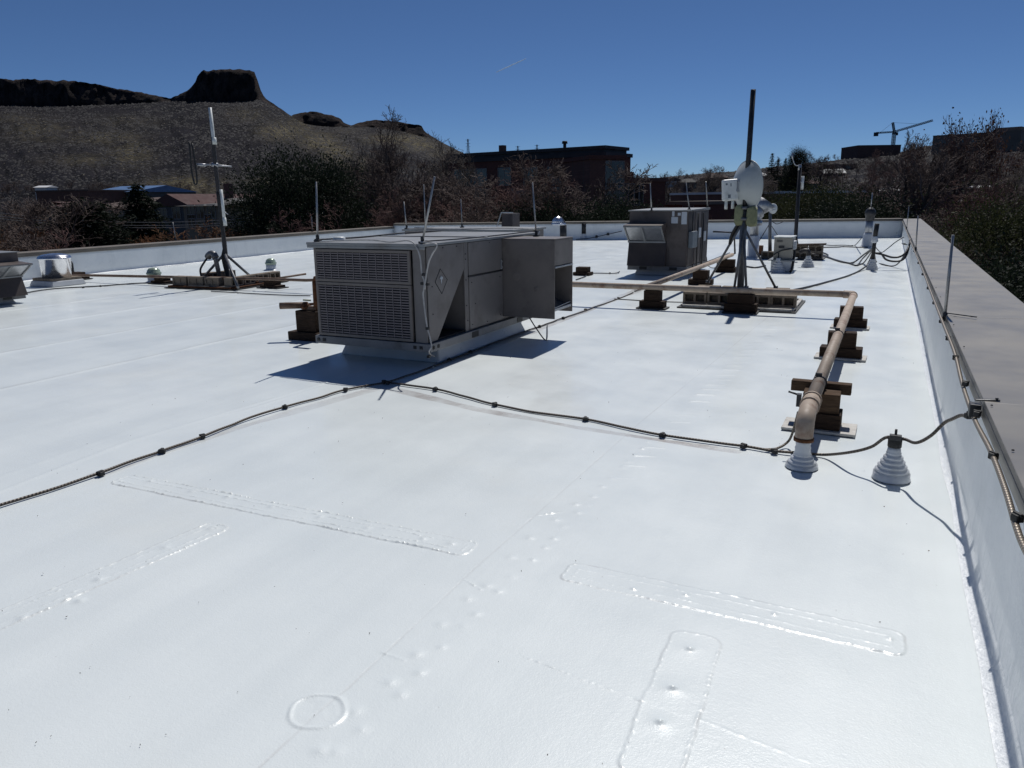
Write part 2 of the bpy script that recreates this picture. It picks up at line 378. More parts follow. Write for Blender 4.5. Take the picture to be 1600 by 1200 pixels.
# cross laps
ridge([P2(820, 1027), P2(1000, 1096)], .005, .0016, .0006); ridge([P2(1085, 1122), P2(1265, 1192)], .005, .0013)
ridge([P2(-60, 795), P2(0, 768), P2(200, 690), P2(420, 625), P2(585, 575)], .02, .004); ridge([P2(-60, 770), P2(0, 745), P2(250, 655), P2(470, 590)], .014, .003)
ridge([P2(340, 650), P2(380, 642), P2(500, 605)], .012, .004)
for sx in SEAMX:
    ridge([(sx, -4), (sx, 11), (sx, 30)], .03, .007, .0022); ridge([(sx+.16, -4), (sx+.16, 30)], .03, .003); stain_and_crease([(sx-.03, -4), (sx-.03, 30)], .02, .2)  # each ridge gets a narrow darker line painted beside it
    for k in range(40): bump_at((sx+.45+random.uniform(-.05, .05), .5+k*.75+random.uniform(-.2, .2)), .1, .006)
for yy in (16.5, 19.3, 24, 28): ridge([(-14, yy), (-6, yy+.2), (.3, yy+.3)], .06, .007)
for p_, q_ in zip(SEAMD[:-1], SEAMD[1:]):   # crease darkening painted along the lap
    p_ = np.array(p_); q_ = np.array(q_); lo = np.minimum(p_, q_)-.1; hi = np.maximum(p_, q_)+.1
    i0, i1 = np.searchsorted(GX, (lo[0], hi[0])); j0, j1 = np.searchsorted(GY, (lo[1], hi[1])); s_ = (slice(j0, j1), slice(i0, i1)); e = q_-p_; t = np.clip(((X[s_]-p_[0])*e[0]+(Y[s_]-p_[1])*e[1])/(e@e), 0, 1)
    dd = np.hypot(X[s_]-p_[0]-t*e[0], Y[s_]-p_[1]-t*e[1]); ST[s_] = np.maximum(ST[s_], .32*np.exp(-(dd/.0055)**2)*(.35+vnoise(X[s_], Y[s_], 5, 13)))
for k in range(26):
    yy = 1.2+k*.17+random.uniform(-.04, .04); bump_at((-1.5+random.uniform(-.012, .012), yy), random.uniform(.024, .036), random.uniform(.003, .0055))
# worn uncoated bands beside the conductor
stain_and_crease([P2(150, 742), P2(330, 680), P2(620, 597)], .07, .5); stain_and_crease([P2(600, 604), P2(750, 640), P2(900, 668), P2(1150, 705)], .06, .75)
stain_and_crease([P2(700, 566), P2(840, 515), P2(900, 492), P2(985, 458)], .1, .7); stain_and_crease([P2(985, 458), P2(1060, 430)], .12, .7)
stain_and_crease([P2(840, 545), P2(880, 640)], .35, .1)
ST *= (.55+.9*vnoise(X, Y, 4, 51))
ins = (Y > 30) | (X < -17)
keep = X > xleft(Y)-.4
nx, ny = len(GX), len(GY)
co = np.stack([X, Y, Hh], -1).reshape(-1, 3)
ii = (np.arange(ny-1)[:, None]*nx + np.arange(nx-1)[None, :])
okq = keep[:-1, :-1] | keep[1:, 1:]
q = np.stack([ii, ii+1, ii+nx+1, ii+nx], -1)[okq].reshape(-1, 4)
me = bpy.data.meshes.new('roof_deck'); nv, nf = len(co), len(q)
me.vertices.add(nv); me.vertices.foreach_set('co', co.ravel()); me.loops.add(nf*4); me.loops.foreach_set('vertex_index', q.ravel().astype(np.int32))
me.polygons.add(nf); me.polygons.foreach_set('loop_start', np.arange(0, nf*4, 4, dtype=np.int32)); me.polygons.foreach_set('loop_total', np.full(nf, 4, dtype=np.int32)); me.polygons.foreach_set('use_smooth', np.ones(nf, bool))
at_ = me.attributes.new('stain_and_crease', 'FLOAT', 'POINT'); at_.data.foreach_set('value', np.clip(ST, 0, 1).ravel().astype(np.float32))
me.update(); me.materials.append(M['roof']); roof = bpy.data.objects.new('roof_deck', me); COL.objects.link(roof); struct(roof)

# crumbs of grit lying about
g = MB()
for k in range(230):
    yy = 1.3 + 9*random.random()**1.5; xx = random.uniform(-6, .4); s = random.uniform(.002, .0052)
    cc = Vector((xx, yy, .006)); g.add([cc+Vector((random.uniform(-s, s), random.uniform(-s, s), random.uniform(-.004, s))) for _ in range(4)], [(0, 1, 2), (0, 3, 1), (1, 3, 2), (0, 2, 3)])
o = g.build('roof_grit', M['wood']); tag(o, 'scattered dark crumbs of grit on the white roof coating', 'grit', kind='stuff')

# ------------------------------------------------------------------ parapets
def wall_strip(mb, base, up_prof, nwob=0.):
    """sweep a cross-section (offset into roof, z) along a base polyline; n = inward normal"""
    pts = base; k = len(up_prof); o = len(mb.v)
    for i, (p, n) in enumerate(pts):
        for off, z in up_prof:
            w = (mnoise.noise(Vector((p[0]*1.3, p[1]*1.3, z*3)))*.012 + mnoise.noise(Vector((p[0]*5, p[1]*5, z*6)))*.004)*nwob*(1 if z < .7 else .2)
            mb.v.append((p[0]+n[0]*(off+w), p[1]+n[1]*(off+w), z))
    for i in range(len(pts)-1):
        for j in range(k-1):
            mb.f.append((o+i*k+j, o+(i+1)*k+j, o+(i+1)*k+j+1, o+i*k+j+1)); mb.sm.append(True)
    mb.f.append(tuple(o+j for j in range(k))); mb.sm.append(False); mb.f.append(tuple(o+(len(pts)-1)*k+j for j in range(k))[::-1]); mb.sm.append(False)
    return mb
def parapet(label, a, b, nrm, top, width, cm, seg, n=120, lip=.09, cove=.07):
    a = np.array(a); b = np.array(b); t = thing('parapet_wall', (a[0], a[1], 0), label, 'wall', 'parapet walls round the roof')
    prof = [(cove, .002), (cove*.62, .009), (cove*.3, .03), (cove*.1, .075), (.012, .13), (.004, .3), (.002, top*.75), (0, top-.03), (-width+.08, top-.03), (-width+.08, -7.2)]
    base = [(a+(b-a)*i/n, nrm) for i in range(n+1)]
    wall_strip(MB(), base, prof, 1.).build('coated_face', M['wallw'], t)
    L = np.linalg.norm(b-a); d = (b-a)/L; k = max(1, round(L/seg)); nr = np.array(nrm)
    for i in range(k):
        p = a + d*(L*i/k+.002); q2 = a + d*(L*(i+1)/k-.002); o0 = nr*.035; o1 = -nr*width
        tl = .0 if i % 2 else .0015
        m = MB(); m.hexa([(*(p+o0), top-.0295), (*(q2+o0), top-.0295), (*(q2+o1), top-.0295), (*(p+o1), top-.0295), (*(p+o0), top+.004+tl), (*(q2+o0), top+.004+tl), (*(q2+o1), top+.012+tl), (*(p+o1), top+.012+tl)])
        m.hexa([(*(p+o0), top-lip), (*(q2+o0), top-lip), (*(q2+o0-nr*.008), top-lip), (*(p+o0-nr*.008), top-lip), (*(p+o0), top-.032), (*(q2+o0), top-.032), (*(q2+o0-nr*.008), top-.032), (*(p+o0-nr*.008), top-.032)])
        m.build('coping_sheet', cm, t, .003)
    return t
parR = parapet('white coated wall with a wide flat grey coping along the near right edge', (XR-.005, -5.), (XR-.005, 38.6), (-1, 0), .785, .66, M['coping'], 3.05, 300)
yl0 = -5.; cor = None
for yy in np.arange(25, 36, .02):
    if yy > yfar(xleft(yy)): cor = (xleft(yy), yy); break
dl = np.array([xleft(cor[1])-xleft(yl0), cor[1]-yl0]); dl /= np.linalg.norm(dl)
parL = parapet('white coated wall with a tan coping along the far left edge', (xleft(yl0), yl0), cor, (dl[1], -dl[0]), .68, .42, M['copingw'], 3.05, 160)
fd = np.array([XR-cor[0], yfar(XR)-cor[1]]); fd /= np.linalg.norm(fd)
parF = parapet('white coated wall closing the far end of the roof', np.array(cor)+fd*.005, (XR-.01, yfar(XR-.01)), (fd[1], -fd[0]), .81, .4, M['copingw'], 3.05, 140, .09, .04)
# ------------------------------------------------------------------ roof-top plant
def sheet(mb, a, b): return mb.box(a, b)
def dots(mb, pts, ax, r=.006):
    for p in pts: mb.cbox(p, (r, r, r))
    return mb

# --- the big unit in the middle
G_AC = 'air conditioning units on the roof'
U = thing('rooftop_air_conditioner', (-5.15, 8.35, 0), 'largest grey air conditioning unit, with a wide louvred end and an open side hood', 'air conditioner', G_AC)
cb = MB(); cb.hexa([(-5.86, 7.27, .004), (-4.46, 7.27, .004), (-4.46, 9.62, .004), (-5.86, 9.62, .004), (-5.80, 7.36, .2), (-4.53, 7.36, .2), (-4.53, 9.54, .2), (-5.80, 9.54, .2)])
cb.build('curb', M['curb'], U, .02)
r_ = MB()
r_.box((-5.93, 6.92, .2), (-4.35, 6.98, .29)); r_.box((-4.41, 6.98, .2), (-4.35, 9.76, .29)); r_.box((-5.93, 6.98, .2), (-5.87, 9.76, .29)); r_.box((-5.93, 9.76, .2), (-4.35, 9.82, .29)); r_.box((-5.87, 6.98, .262), (-4.41, 9.76, .286))
rail = r_.build('base_rail', M['rail'], U, .006)
h = MB()
for y in (7.85, 9.1): h.box((-4.352, y, .21), (-4.345, y+.16, .275))
for x in (-5.88, -5.8, -4.55, -4.47): h.cbox((x, 6.918, .245), (.035, .012, .035))
for y in (6.98, 7.08): h.cbox((-4.347, y, .245), (.012, .035, .035))
h.split('lifting_hole', M['black'], rail)
b_ = MB()
b_.box((-5.9, 7.8, .29), (-4.4, 9.78, 1.33)); b_.box((-5.9, 6.96, .29), (-4.86, 7.8, 1.33)); b_.box((-4.56, 6.955, .29), (-4.405, 6.975, 1.33)); b_.box((-4.86, 6.955, 1.29), (-4.56, 6.975, 1.33)); b_.box((-4.405, 7.775, .29), (-4.388, 7.86, 1.33))
b_.build('body', M['hvac'], U, .004)
MB().box((-4.86, 6.98, .288), (-4.41, 7.798, .31)).box((-4.858, 6.98, .31), (-4.84, 7.798, 1.32)).build('inner_shade', M['coil'], U)  # near-black sheets put the shade of the open recess into colour
tp = MB(); tp.hexa([(-5.95, 6.9, 1.332), (-4.37, 6.9, 1.332), (-4.37, 9.83, 1.332), (-5.95, 9.83, 1.332), (-5.95, 6.9, 1.362), (-4.37, 6.9, 1.362), (-4.37, 9.83, 1.362), (-5.95, 9.83, 1.362)])
tp.box((-5.945, 8.3, 1.362), (-4.375, 8.36, 1.374)); tp.box((-5.945, 6.905, 1.3), (-4.375, 6.925, 1.332))
tp.build('top_panel', M['hvactop'], U, .006)
def grille(z0, z1, rows, x0=-5.87, x1=-4.575):
    f = MB(); y = 6.925
    f.box((x0, y, z0), (x1, y+.028, z0+.032)); f.box((x0, y, z1-.032), (x1, y+.028, z1)); f.box((x0, y, z0+.032), (x0+.035, y+.028, z1-.032)); f.box((x1-.035, y, z0+.032), (x1, y+.028, z1-.032))
    p = f.build('louvre_panel', M['hvac2'], U, .004)
    w = MB(); n = rows
    for i in range(n):
        z = z0+.034 + (z1-z0-.068)*(i+.5)/n
        w.box((x0+.037, y+.004, z-.0062), (x1-.037, y+.014, z+.0062))
    for i in range(1, 12):
        xx = x0+.035+(x1-x0-.07)*i/12; w.box((xx-.0035, y-.003, z0+.034), (xx+.0035, y+.002, z1-.034))
    w.build('louvres', M['grille'], p)
    c = MB().box((x0+.03, y+.029, z0+.02), (x1-.03, y+.033, z1-.02)); c.build('coil', M['coil'], p)
grille(.925, 1.288, 11); grille(.3, .918, 19)
sp_ = MB(); pl = [(6.97, .3), (7.13, .3), (7.765, 1.03), (7.765, 1.325), (6.97, 1.325)]
sp_.prism([(-4.386, y, z) for y, z in pl], 0, (-.012, 0, 0)); shroud = sp_.build('corner_shroud', M['hvac'], U, .003)
dm = MB(); dp = [onX(*p, -4.384) for p in [(688, 420), (680, 441), (690.5, 459), (699, 437)]]
for a, b, w in ((0, 1, .007), (1, 2, .007), (2, 3, .003), (3, 0, .003)): dm.bar(dp[a], dp[b], w, .004, (1, 0, 0))
dm.split('emblem_outline', M['black'], shroud)
em = MB(); cE = np.mean(dp, 0)+np.array([.002, -.005, .02])
for poly in ([(-.03, .01), (.0, .04), (.012, .01), (-.005, 0)], [(-.005, -.002), (.012, .006), (.004, -.05), (-.004, -.03)], [(.016, .03), (.034, .022), (.028, -.004), (.016, .004)]):
    em.prism([(cE[0], cE[1]+a, cE[2]+b) for a, b in poly], 0, (.004, 0, 0))
em.split('emblem_mark', M['label'], shroud)
MB().box((-4.4, 7.875, .945), (-4.383, 8.745, 1.325)).build('access_panel', M['hvac'], U, .004)
MB().box((-4.4, 7.87, .305), (-4.378, 8.745, .925)).build('access_panel', M['hvac'], U, .006)
MB().box((-4.4, 7.85, .927), (-4.38, 8.75, .943)).build('panel_gap_shade', M['black'], U)  # black bar stands in for the shade in the gap between panels
lt = MB(); lt.box((-4.382, 8.69, .95), (-4.366, 8.715, 1.07)); lt.cbox((-4.368, 8.703, .975), (.02, .035, .02)); lt.cbox((-4.368, 8.703, 1.045), (.02, .03, .015)); lt.build('latch', M['galv'], U, .003)
sc = MB()
for y, z in [(7.8, 1.2), (7.8, 1.14), (7.8, .9), (7.8, .6), (7.82, .42), (7.92, .86), (8.66, .86), (8.66, .38), (7.92, .36), (8.4, 1.3), (7.3, 1.3), (7.6, 1.3), (8.0, .6), (8.3, .34), (7.05, .9), (7.05, .6)]:
    sc.cbox((-4.376 if 7.87 < y and z < .92 else -4.383, y, z), (.008, .011, .011))
sc.split('screw', M['black'], U)
# side hood
hx0, hx1, hy0, hy1 = -4.4, -3.67, 8.765, 9.375
hm = MB(); hm.box((hx0, hy0, .34), (hx1, hy0+.012, 1.315)); hm.box((hx0, hy1-.012, .36), (hx1+.0, hy1, 1.315)); hm.box((hx0+.002, hy0+.001, 1.316), (hx1-.001, hy1-.001, 1.33)); hm.box((hx1-.014, hy0+.013, 1.0), (hx1-.002, hy1-.013, 1.314))
hood = hm.build('intake_hood', M['hvac2'], U, .003)
hb = MB(); hb.box((hx1-.06, hy0+.013, .43), (hx1-.01, hy1-.013, .465)); hb.box((hx1-.03, hy0+.013, .97), (hx1+.01, hy1-.013, .992)); hb.bar((hx1-.02, hy0+.03, .475), (hx1-.02, hy1-.03, .495), .01); hb.split('hood_rail', M['galv'], hood, .003)
MB().box((hx0+.01, hy0+.014, .44), (hx0+.3, hy1-.014, 1.312)).build('filter', M['coil'], hood)  # near-black block stands in for the shade inside the open hood
MB().prism([(hx0+.31, hy0+.014, .45), (hx1-.07, hy0+.014, .45), (hx0+.31, hy0+.014, .6)], 0, (0, hy1-hy0-.03, 0)).build('hood_baffle', M['hvac2'], hood)
dd = MB()
for px, py, rr in ((807, 432, .055), (838, 452, .035)):
    c = onY(px, py, hy0-.001); dd.lathe(c, [(rr, 0), (rr*.6, .004), (rr*.3, .002)], 20, (0, -1, 0))
dd.split('stamped_dimple', M['hvac2'], hood)
cw = MB(); cw.tube(spline([(-4.1, 8.9, .35), (-3.95, 8.85, .18), (-3.8, 8.8, .06), gp(855, 508, .02)], 6), .008, 6); cw.build('drop_wire', M['cable'], U)
# white conductor looped over its corner
s3 = lambda X, Y: (470+X/5, 360+Y/5)
pts = [onY(*s3(*p), 6.893) for p in [(150, 88), (350, 78), (560, 76), (700, 92), (830, 80), (890, 110), (930, 200), (945, 330), (965, 400), (960, 465), (957, 520), (985, 740), (1020, 890)]]
pts = [np.array([p[0], 6.893, max(p[2], .1)]) for p in pts]; pts += [np.array([-4.36, 6.9, .2]), gp(682, 560, .02), gp(676, 575, .015)]
cdr = MB().tube(spline(pts, 6), .0085, 7).build('bonding_wire', M['wirew'], U)
MB().tube(spline([(-4.45, 6.95, 1.38)] + [(p[0], 6.888, p[2]) for p in [onY(*s3(*q), 6.888) for q in [(1060, 110), (1025, 190), (1000, 250), (980, 350), (968, 460)]]], 6), .0085, 7).build('bonding_wire', M['wirew'], U)
k = MB()
for q in [(960, 345), (950, 415), (990, 420), (990, 765), (1000, 985)]:
    c = onY(*s3(*q), 6.9); k.cbox((c[0], 6.9, c[2]), (.035, .035, .03))
k.split('wire_clip', M['black'], U, .004)
MB().tube(spline([(-5.9, 7.0, 1.385), (-5.92, 7.9, 1.372), (-5.9, 8.8, 1.385), (-5.9, 9.8, 1.375)], 6), .01, 6).tube(spline([(-4.42, 7.0, 1.385), (-4.4, 8.1, 1.373), (-4.41, 9.7, 1.378)], 6), .008, 6).split('roof_wire', M['cable'], U)
c = gp(524, 371, 1.365); MB().lathe((-5.75, 7.25, 1.363), [(.07, 0), (.07, .035), (.055, .045), (0.001, .046)], 20).build('white_cap', M['white'], U)

G_R = 'slender lightning rods'
def rod(base, top, label, r=.011, clamp=True):
    t = thing('lightning_rod', base, label, 'lightning rod', G_R); b = Vector(base); p = Vector(top)
    MB().tube([b+Vector((0, 0, .02)), b.lerp(p, .5), p], [r, r, r*.8], 8).build('shaft', M['rod'], t)
    m = MB(); m.box(b-Vector((.035, .03, 0)), b+Vector((.035, .03, .022))); m.cyl(b, .02, b.z+.022, b.z+.075, 10); m.build('base_clamp', M['dark'], t, .003)
    return t
def rodY(bx, by, bz, px, py, label, r=.011):
    tp = onY(px, py, by); return rod((bx, by, bz), (tp[0], by, tp[2]), label, r)
rodY(-5.86, 7.0, 1.363, 494, 284, 'thin rod on the front left corner of the large grey unit')
rodY(-4.44, 6.98, 1.363, 679, 276, 'thin rod on the front right corner of the large grey unit', .012)
c = onY(838, 366, 9.3); rodY(c[0], 9.3, 1.331, 832, 285, 'thin rod standing on top of the open side hood')

# --- the unit hidden behind it
p = gp(630, 358, 1.27); q = gp(790, 352, 1.27); ux0, uy0 = p[0], p[1]; uw, ul = float(gp(812, 355, 1.27)[0]-p[0])*.5, 1.5; uw = max(1.6, float(onY(815, 356, uy0+.4)[0]-ux0))
U2_ = thing('rooftop_air_conditioner', (ux0+uw/2, uy0+ul/2, 0), 'flat topped air conditioning unit mostly hidden behind the large grey one', 'air conditioner', G_AC)
MB().box((ux0+.12, uy0+.12, .004), (ux0+uw-.12, uy0+ul-.12, .2)).build('curb', M['curb'], U2_, .02)
MB().box((ux0+.02, uy0+.02, .2), (ux0+uw-.02, uy0+ul-.02, 1.23)).build('body', M['hvac'], U2_, .005)
MB().box((ux0-.02, uy0-.02, 1.231), (ux0+uw+.02, uy0+ul+.02, 1.27)).build('top_panel', M['hvactop'], U2_, .006)
hx, hy = ux0+1.15, uy0+ul+.35
hd2 = MB(); hd2.prism([(hx, hy, .3), (hx+.34, hy, .3), (hx+.34, hy, 1.53), (hx+.1, hy, 1.53)], 0, (0, .35, 0)); hd_ = hd2.build('raised_hood', M['hvac3'], U2_, .004)
e = MB(); e.bar((hx-.02, hy-.02, 1.26), (hx+.09, hy-.02, 1.545), .018); e.bar((hx+.09, hy-.02, 1.545), (hx+.36, hy-.02, 1.545), .02); e.split('hood_edge', M['white'], hd_)
MB().tube(spline([(ux0+.1, uy0, 1.285), (ux0+1.2, uy0+.02, 1.278), (ux0+2.2, uy0-.02, 1.3), (ux0+2.8, uy0+.1, 1.28)], 6), .011, 6).build('roof_wire', M['wirew'], U2_)
def rodA(px, py, z, tx, ty, label, r=.011):
    b = gp(px, py, z); t = onY(tx, ty, b[1]); return rod(b, t, label, r)
rod((ux0+.05, uy0+.05, 1.271), onY(631, 315, uy0+.05), 'short rod at the left corner of the hidden unit behind')
b = onY(665, 358, uy0+.1); rod((b[0], uy0+.1, 1.271), onY(662, 288, uy0+.1), 'tall rod rising behind the roof of the large grey unit')
b = onY(722, 352, uy0+.9); rod((b[0], uy0+.9, 1.271), onY(720, 311, uy0+.9), 'short rod beside the raised hood of the hidden unit', .01)

# --- the hooded unit on the right
y3 = 18.0; xl = onY(982, 412, y3)[0]; xr = onY(1072, 412, y3)[0]; zt = onY(1030, 328, y3)[2]; zb = onY(1030, 416, y3)[2]; yb = onX(1104, 405, xr)[1]
def hooded_unit(label):
    t = thing('rooftop_air_conditioner', (xl, y3, 0), label, 'air conditioner', G_AC); w = xr-xl; xs = xl+w*.69
    cz = zb-.1
    MB().hexa([(xl+.12, y3+.1, .004), (xr-.1, y3+.1, .004), (xr-.1, yb-.1, .004), (xl+.12, yb-.1, .004), (xl+.16, y3+.15, cz), (xr-.14, y3+.15, cz), (xr-.14, yb-.15, cz), (xl+.16, yb-.15, cz)]).build('curb', M['curb'], t, .02)
    m = MB(); m.box((xl-.02, y3-.02, cz), (xr+.02, y3+.03, zb)); m.box((xr-.03, y3+.03, cz), (xr+.02, yb, zb)); m.box((xl-.02, y3+.03, cz), (xl+.03, yb, zb)); m.box((xl+.03, y3+.03, zb-.03), (xr-.03, yb, zb-.004)); rl = m.build('base_rail', M['rail'], t, .005)
    m = MB(); m.box((xl+w*.2, y3-.026, cz+.015), (xl+w*.33, y3-.021, zb-.015)); m.box((xl+w*.72, y3-.026, cz+.015), (xl+w*.85, y3-.021, zb-.015)); m.split('lifting_hole', M['black'], rl)
    MB().box((xl, y3, zb), (xr, yb, zt-.03)).build('body', M['hvac3'], t, .005)
    MB().hexa([(xl-.03, y3-.03, zt-.029), (xr+.03, y3-.03, zt-.029), (xr+.03, yb+.03, zt-.029), (xl-.03, yb+.03, zt-.029), (xl-.03, y3-.03, zt-.004), (xr+.03, y3-.03, zt-.004), (xr+.03, yb+.03, zt+.02), (xl-.03, yb+.03, zt+.02)]).build('top_panel', M['hvactop'], t, .004)
    MB().box((xs+.03, y3-.012, zb+.02), (xr-.02, y3-.001, zt-.05)).build('access_panel', M['hvac3'], t, .004)
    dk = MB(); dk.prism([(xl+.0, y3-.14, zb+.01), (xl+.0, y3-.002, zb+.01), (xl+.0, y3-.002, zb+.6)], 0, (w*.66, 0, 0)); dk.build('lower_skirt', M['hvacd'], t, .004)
    z1 = zb+(zt-zb)*.76; z0 = zb+(zt-zb)*.44; od = .42
    hm = MB(); x0 = xl-.02; x1 = xl+w*.64
    hm.hexa([(x0, y3-od, z1-.05), (x1, y3-od, z1-.05), (x1, y3-.002, z1), (x0, y3-.002, z1), (x0, y3-od, z1-.03), (x1, y3-od, z1-.03), (x1, y3-.002, z1+.02), (x0, y3-.002, z1+.02)])
    for xx in (x0, x1-.012): hm.prism([(xx, y3-od, z1-.051), (xx, y3-.003, z0), (xx, y3-.003, z1-.001)], 0, (.012, 0, 0))
    hd = hm.build('intake_hood', M['hvac3'], t)
    fm = MB()
    fm.bar((x0+.02, y3-od+.01, z1-.06), (x0+.02, y3-.01, z0), .03); fm.bar((x1-.02, y3-od+.01, z1-.06), (x1-.02, y3-.01, z0), .03); fm.bar((x0, y3-.012, z0-.01), (x1, y3-.012, z0-.01), .04); fm.bar((x0, y3-od+.005, z1-.06), (x1, y3-od+.005, z1-.06), .03); fm.bar(((x0+x1)/2-.03, y3-od+.01, z1-.06), ((x0+x1)/2-.03, y3-.01, z0), .05)
    fm.build('hood_frame', M['hvactop'], hd)
    MB().add([(x0+.02, y3-od+.02, z1-.055), (x1-.02, y3-od+.02, z1-.055), (x1-.02, y3-.012, z0+.02), (x0+.02, y3-.012, z0+.02), (x0+.02, y3-od+.02, z1-.05), (x1-.02, y3-od+.02, z1-.05), (x1-.02, y3-.012, z0+.025), (x0+.02, y3-.012, z0+.025)], [(0, 1, 2, 3), (7, 6, 5, 4)]).build('filter_mesh', M['galv'], hd)
    lb = [((.735, .775), (.885, .975)), ((.725, .835), (.765, .875)), ((.83, .88), (.9, .95)), ((.895, .985), (.75, .965))]
    for (a, b), (c, d) in lb: MB().box((xl+w*a, y3-.015, zb+(zt-zb)*c), (xl+w*b, y3-.0125, zb+(zt-zb)*d)).build('paper_label', M['label'], t)
    L = yb-y3
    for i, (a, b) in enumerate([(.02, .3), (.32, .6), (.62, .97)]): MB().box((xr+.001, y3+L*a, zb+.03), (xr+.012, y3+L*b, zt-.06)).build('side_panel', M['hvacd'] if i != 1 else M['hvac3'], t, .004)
    MB().box((xr+.013, y3+L*.03, zb+(zt-zb)*.33), (xr+.12, y3+L*.24, zb+(zt-zb)*.62)).build('switch_box', M['gbox'], t, .01)
    MB().box((xr+.013, y3+L*.45, zb+(zt-zb)*.48), (xr+.05, y3+L*.55, zb+(zt-zb)*.66)).box((xr+.013, y3+L*.72, zb+(zt-zb)*.4), (xr+.05, y3+L*.8, zb+(zt-zb)*.58)).split('control_box', M['label'], t, .004)
    cd = MB(); cd.tube([(xr+.05, y3+L*.13, zt-.02), (xr+.05, y3+L*.13, zb+(zt-zb)*.62)], .014, 8); cd.tube([(xr+.05, y3+L*.38, zb-.15), (xr+.05, y3+L*.38, zt-.1)], .018, 8); cd.tube([(xr+.04, y3+L*.66, zb-.1), (xr+.04, y3+L*.66, zt-.1)], .016, 8); cd.tube(spline([(xr+.04, y3+L*.2, zb+.03), (xr+.06, y3+L*.24, zb-.12), (xr+.08, y3+L*.36, .05)], 5), .014, 8); cd.tube(spline([(xr+.05, y3+L*.88, zb+.1), (xr+.1, y3+L*.92, zb-.15), (xr+.35, y3+L*.9, .03)], 5), .01, 8)
    cd.split('conduit', M['cable'], t)
    return t
U3 = hooded_unit('brown air conditioning unit with a mesh hood and paper labels near the far end')
cnr = gp(37, 456, .2); U4 = copy_tree(U3); U4['label'] = 'brown air conditioning unit cut off by the left edge of the picture'
U4.scale = (-.9, .9, .63); U4.rotation_euler = (0, 0, math.pi/2); U4.location = (cnr[0], cnr[1], 0)
rodA(1018, 330, zt, 1016, 286, 'thin rod on the left roof corner of the brown labelled unit', .013)
b = onY(1074, 330, y3+.3); rod((xr-.05, y3+.3, zt), onY(1072, 285, y3+.3), 'thin rod at the right front corner of the brown labelled unit', .013)
b = onX(1104, 330, xr); rod((xr-.02, yb-.1, zt+.02), onX(1103, 284, xr), 'thin rod at the back corner of the brown labelled unit', .013)

# --- gas pipe and its timber supports
pz = .36
tee = gp(1032, 455, pz); PX0 = -.385
gpth = thing('gas_pipe', (PX0, 9, pz), 'peach painted gas pipe running across the roof and turning towards the white cone', 'pipe', 'painted pipes')
pa = [(-8.6, 12.42, pz), (-4.5, 12.45, pz), (-2, 12.5, pz), (PX0-.14, 12.52, pz)]
MB().tube(pa, .05, 14).build('cross_run', M['pipe'], gpth)
el = [(PX0-.14, 12.52, pz), (PX0-.05, 12.5, pz), (PX0-.01, 12.46, pz), (PX0, 12.36, pz)]
MB().tube(spline(el, 4), .06, 14).build('elbow', M['pipe'], gpth, 0)
MB().tube([(PX0, 12.36, pz), (PX0, 9, pz), (PX0-.005, 5.72, pz)], .051, 16).build('long_run', M['pipe'], gpth)
MB().tube([(PX0-.005, 5.77, pz), (PX0-.005, 5.745, pz)], .07, 16).tube([(PX0-.005, 5.74, pz), (PX0-.005, 5.6, pz)], .062, 16).tube([(PX0-.005, 5.6, pz), (PX0-.005, 5.575, pz)], .07, 16).build('union_fitting', M['pipe'], gpth)
MB().tube(spline([(PX0-.005, 5.57, pz), (PX0-.005, 5.46, pz), (PX0-.005, 5.34, pz-.025), (PX0-.005, 5.3, pz-.09), (PX0-.005, 5.3, pz-.15)], 5), .06, 16).build('elbow', M['pipe'], gpth)
MB().tube([(PX0-.005, 5.3, pz-.145), (PX0-.005, 5.3, pz-.17)], .066, 16).build('rusty_collar', M['rust'], gpth)
for yy in (6.35, 8.7): MB().tube([(PX0, yy, pz), (PX0, yy+.025, pz)], .057, 16).cbox((PX0-.01, yy+.012, pz+.066), (.05, .018, .025)).build('pipe_clamp', M['dark'], gpth)
cl = MB(); cl.cbox((PX0-.085, 5.66, pz+.02), (.03, .05, .09)); cl.tube([(PX0-.1, 5.66, pz+.06), (PX0-.16, 5.66, pz+.075)], .008, 6)
cl.build('valve_stub', M['dark'], gpth)
# branch to the hooded unit, and the long thin line on the left
br = thing('gas_pipe', (-3.55, 16, pz), 'pale pipe branching back past the brown labelled unit', 'pipe', 'painted pipes')
MB().tube([(-3.56, 12.5, pz), (-3.56, 16, pz), (-3.58, 20.4, pz)], .048, 10).build('run', M['pipe'], br)
MB().tube([(-3.58, 20.4, pz), (-3.6, 20.9, pz), (-3.65, 20.9, .9), (-4.2, 20.9, .92)], .024, 8).build('riser', M['dark'], br)
lp = thing('gas_pipe', (-13, 12.2, pz), 'thin brown pipe crossing the roof at the far left on timber blocks', 'pipe', 'painted pipes')
pts = [onY(x, y, 12.2) for x, y in ((40, 430), (127, 430), (283, 433), (420, 436), (478, 438))]
MB().tube([(p[0], 12.2, p[2]) for p in pts] + [(-8.6, 12.42, pz)], .03, 10).build('run', M['pipethin'], lp)
MB().tube([onY(420, 437, 12.25), gp(478, 428, .3)], .022, 8).build('branch', M['pipethin'], lp)
zl = float(pts[2][2])

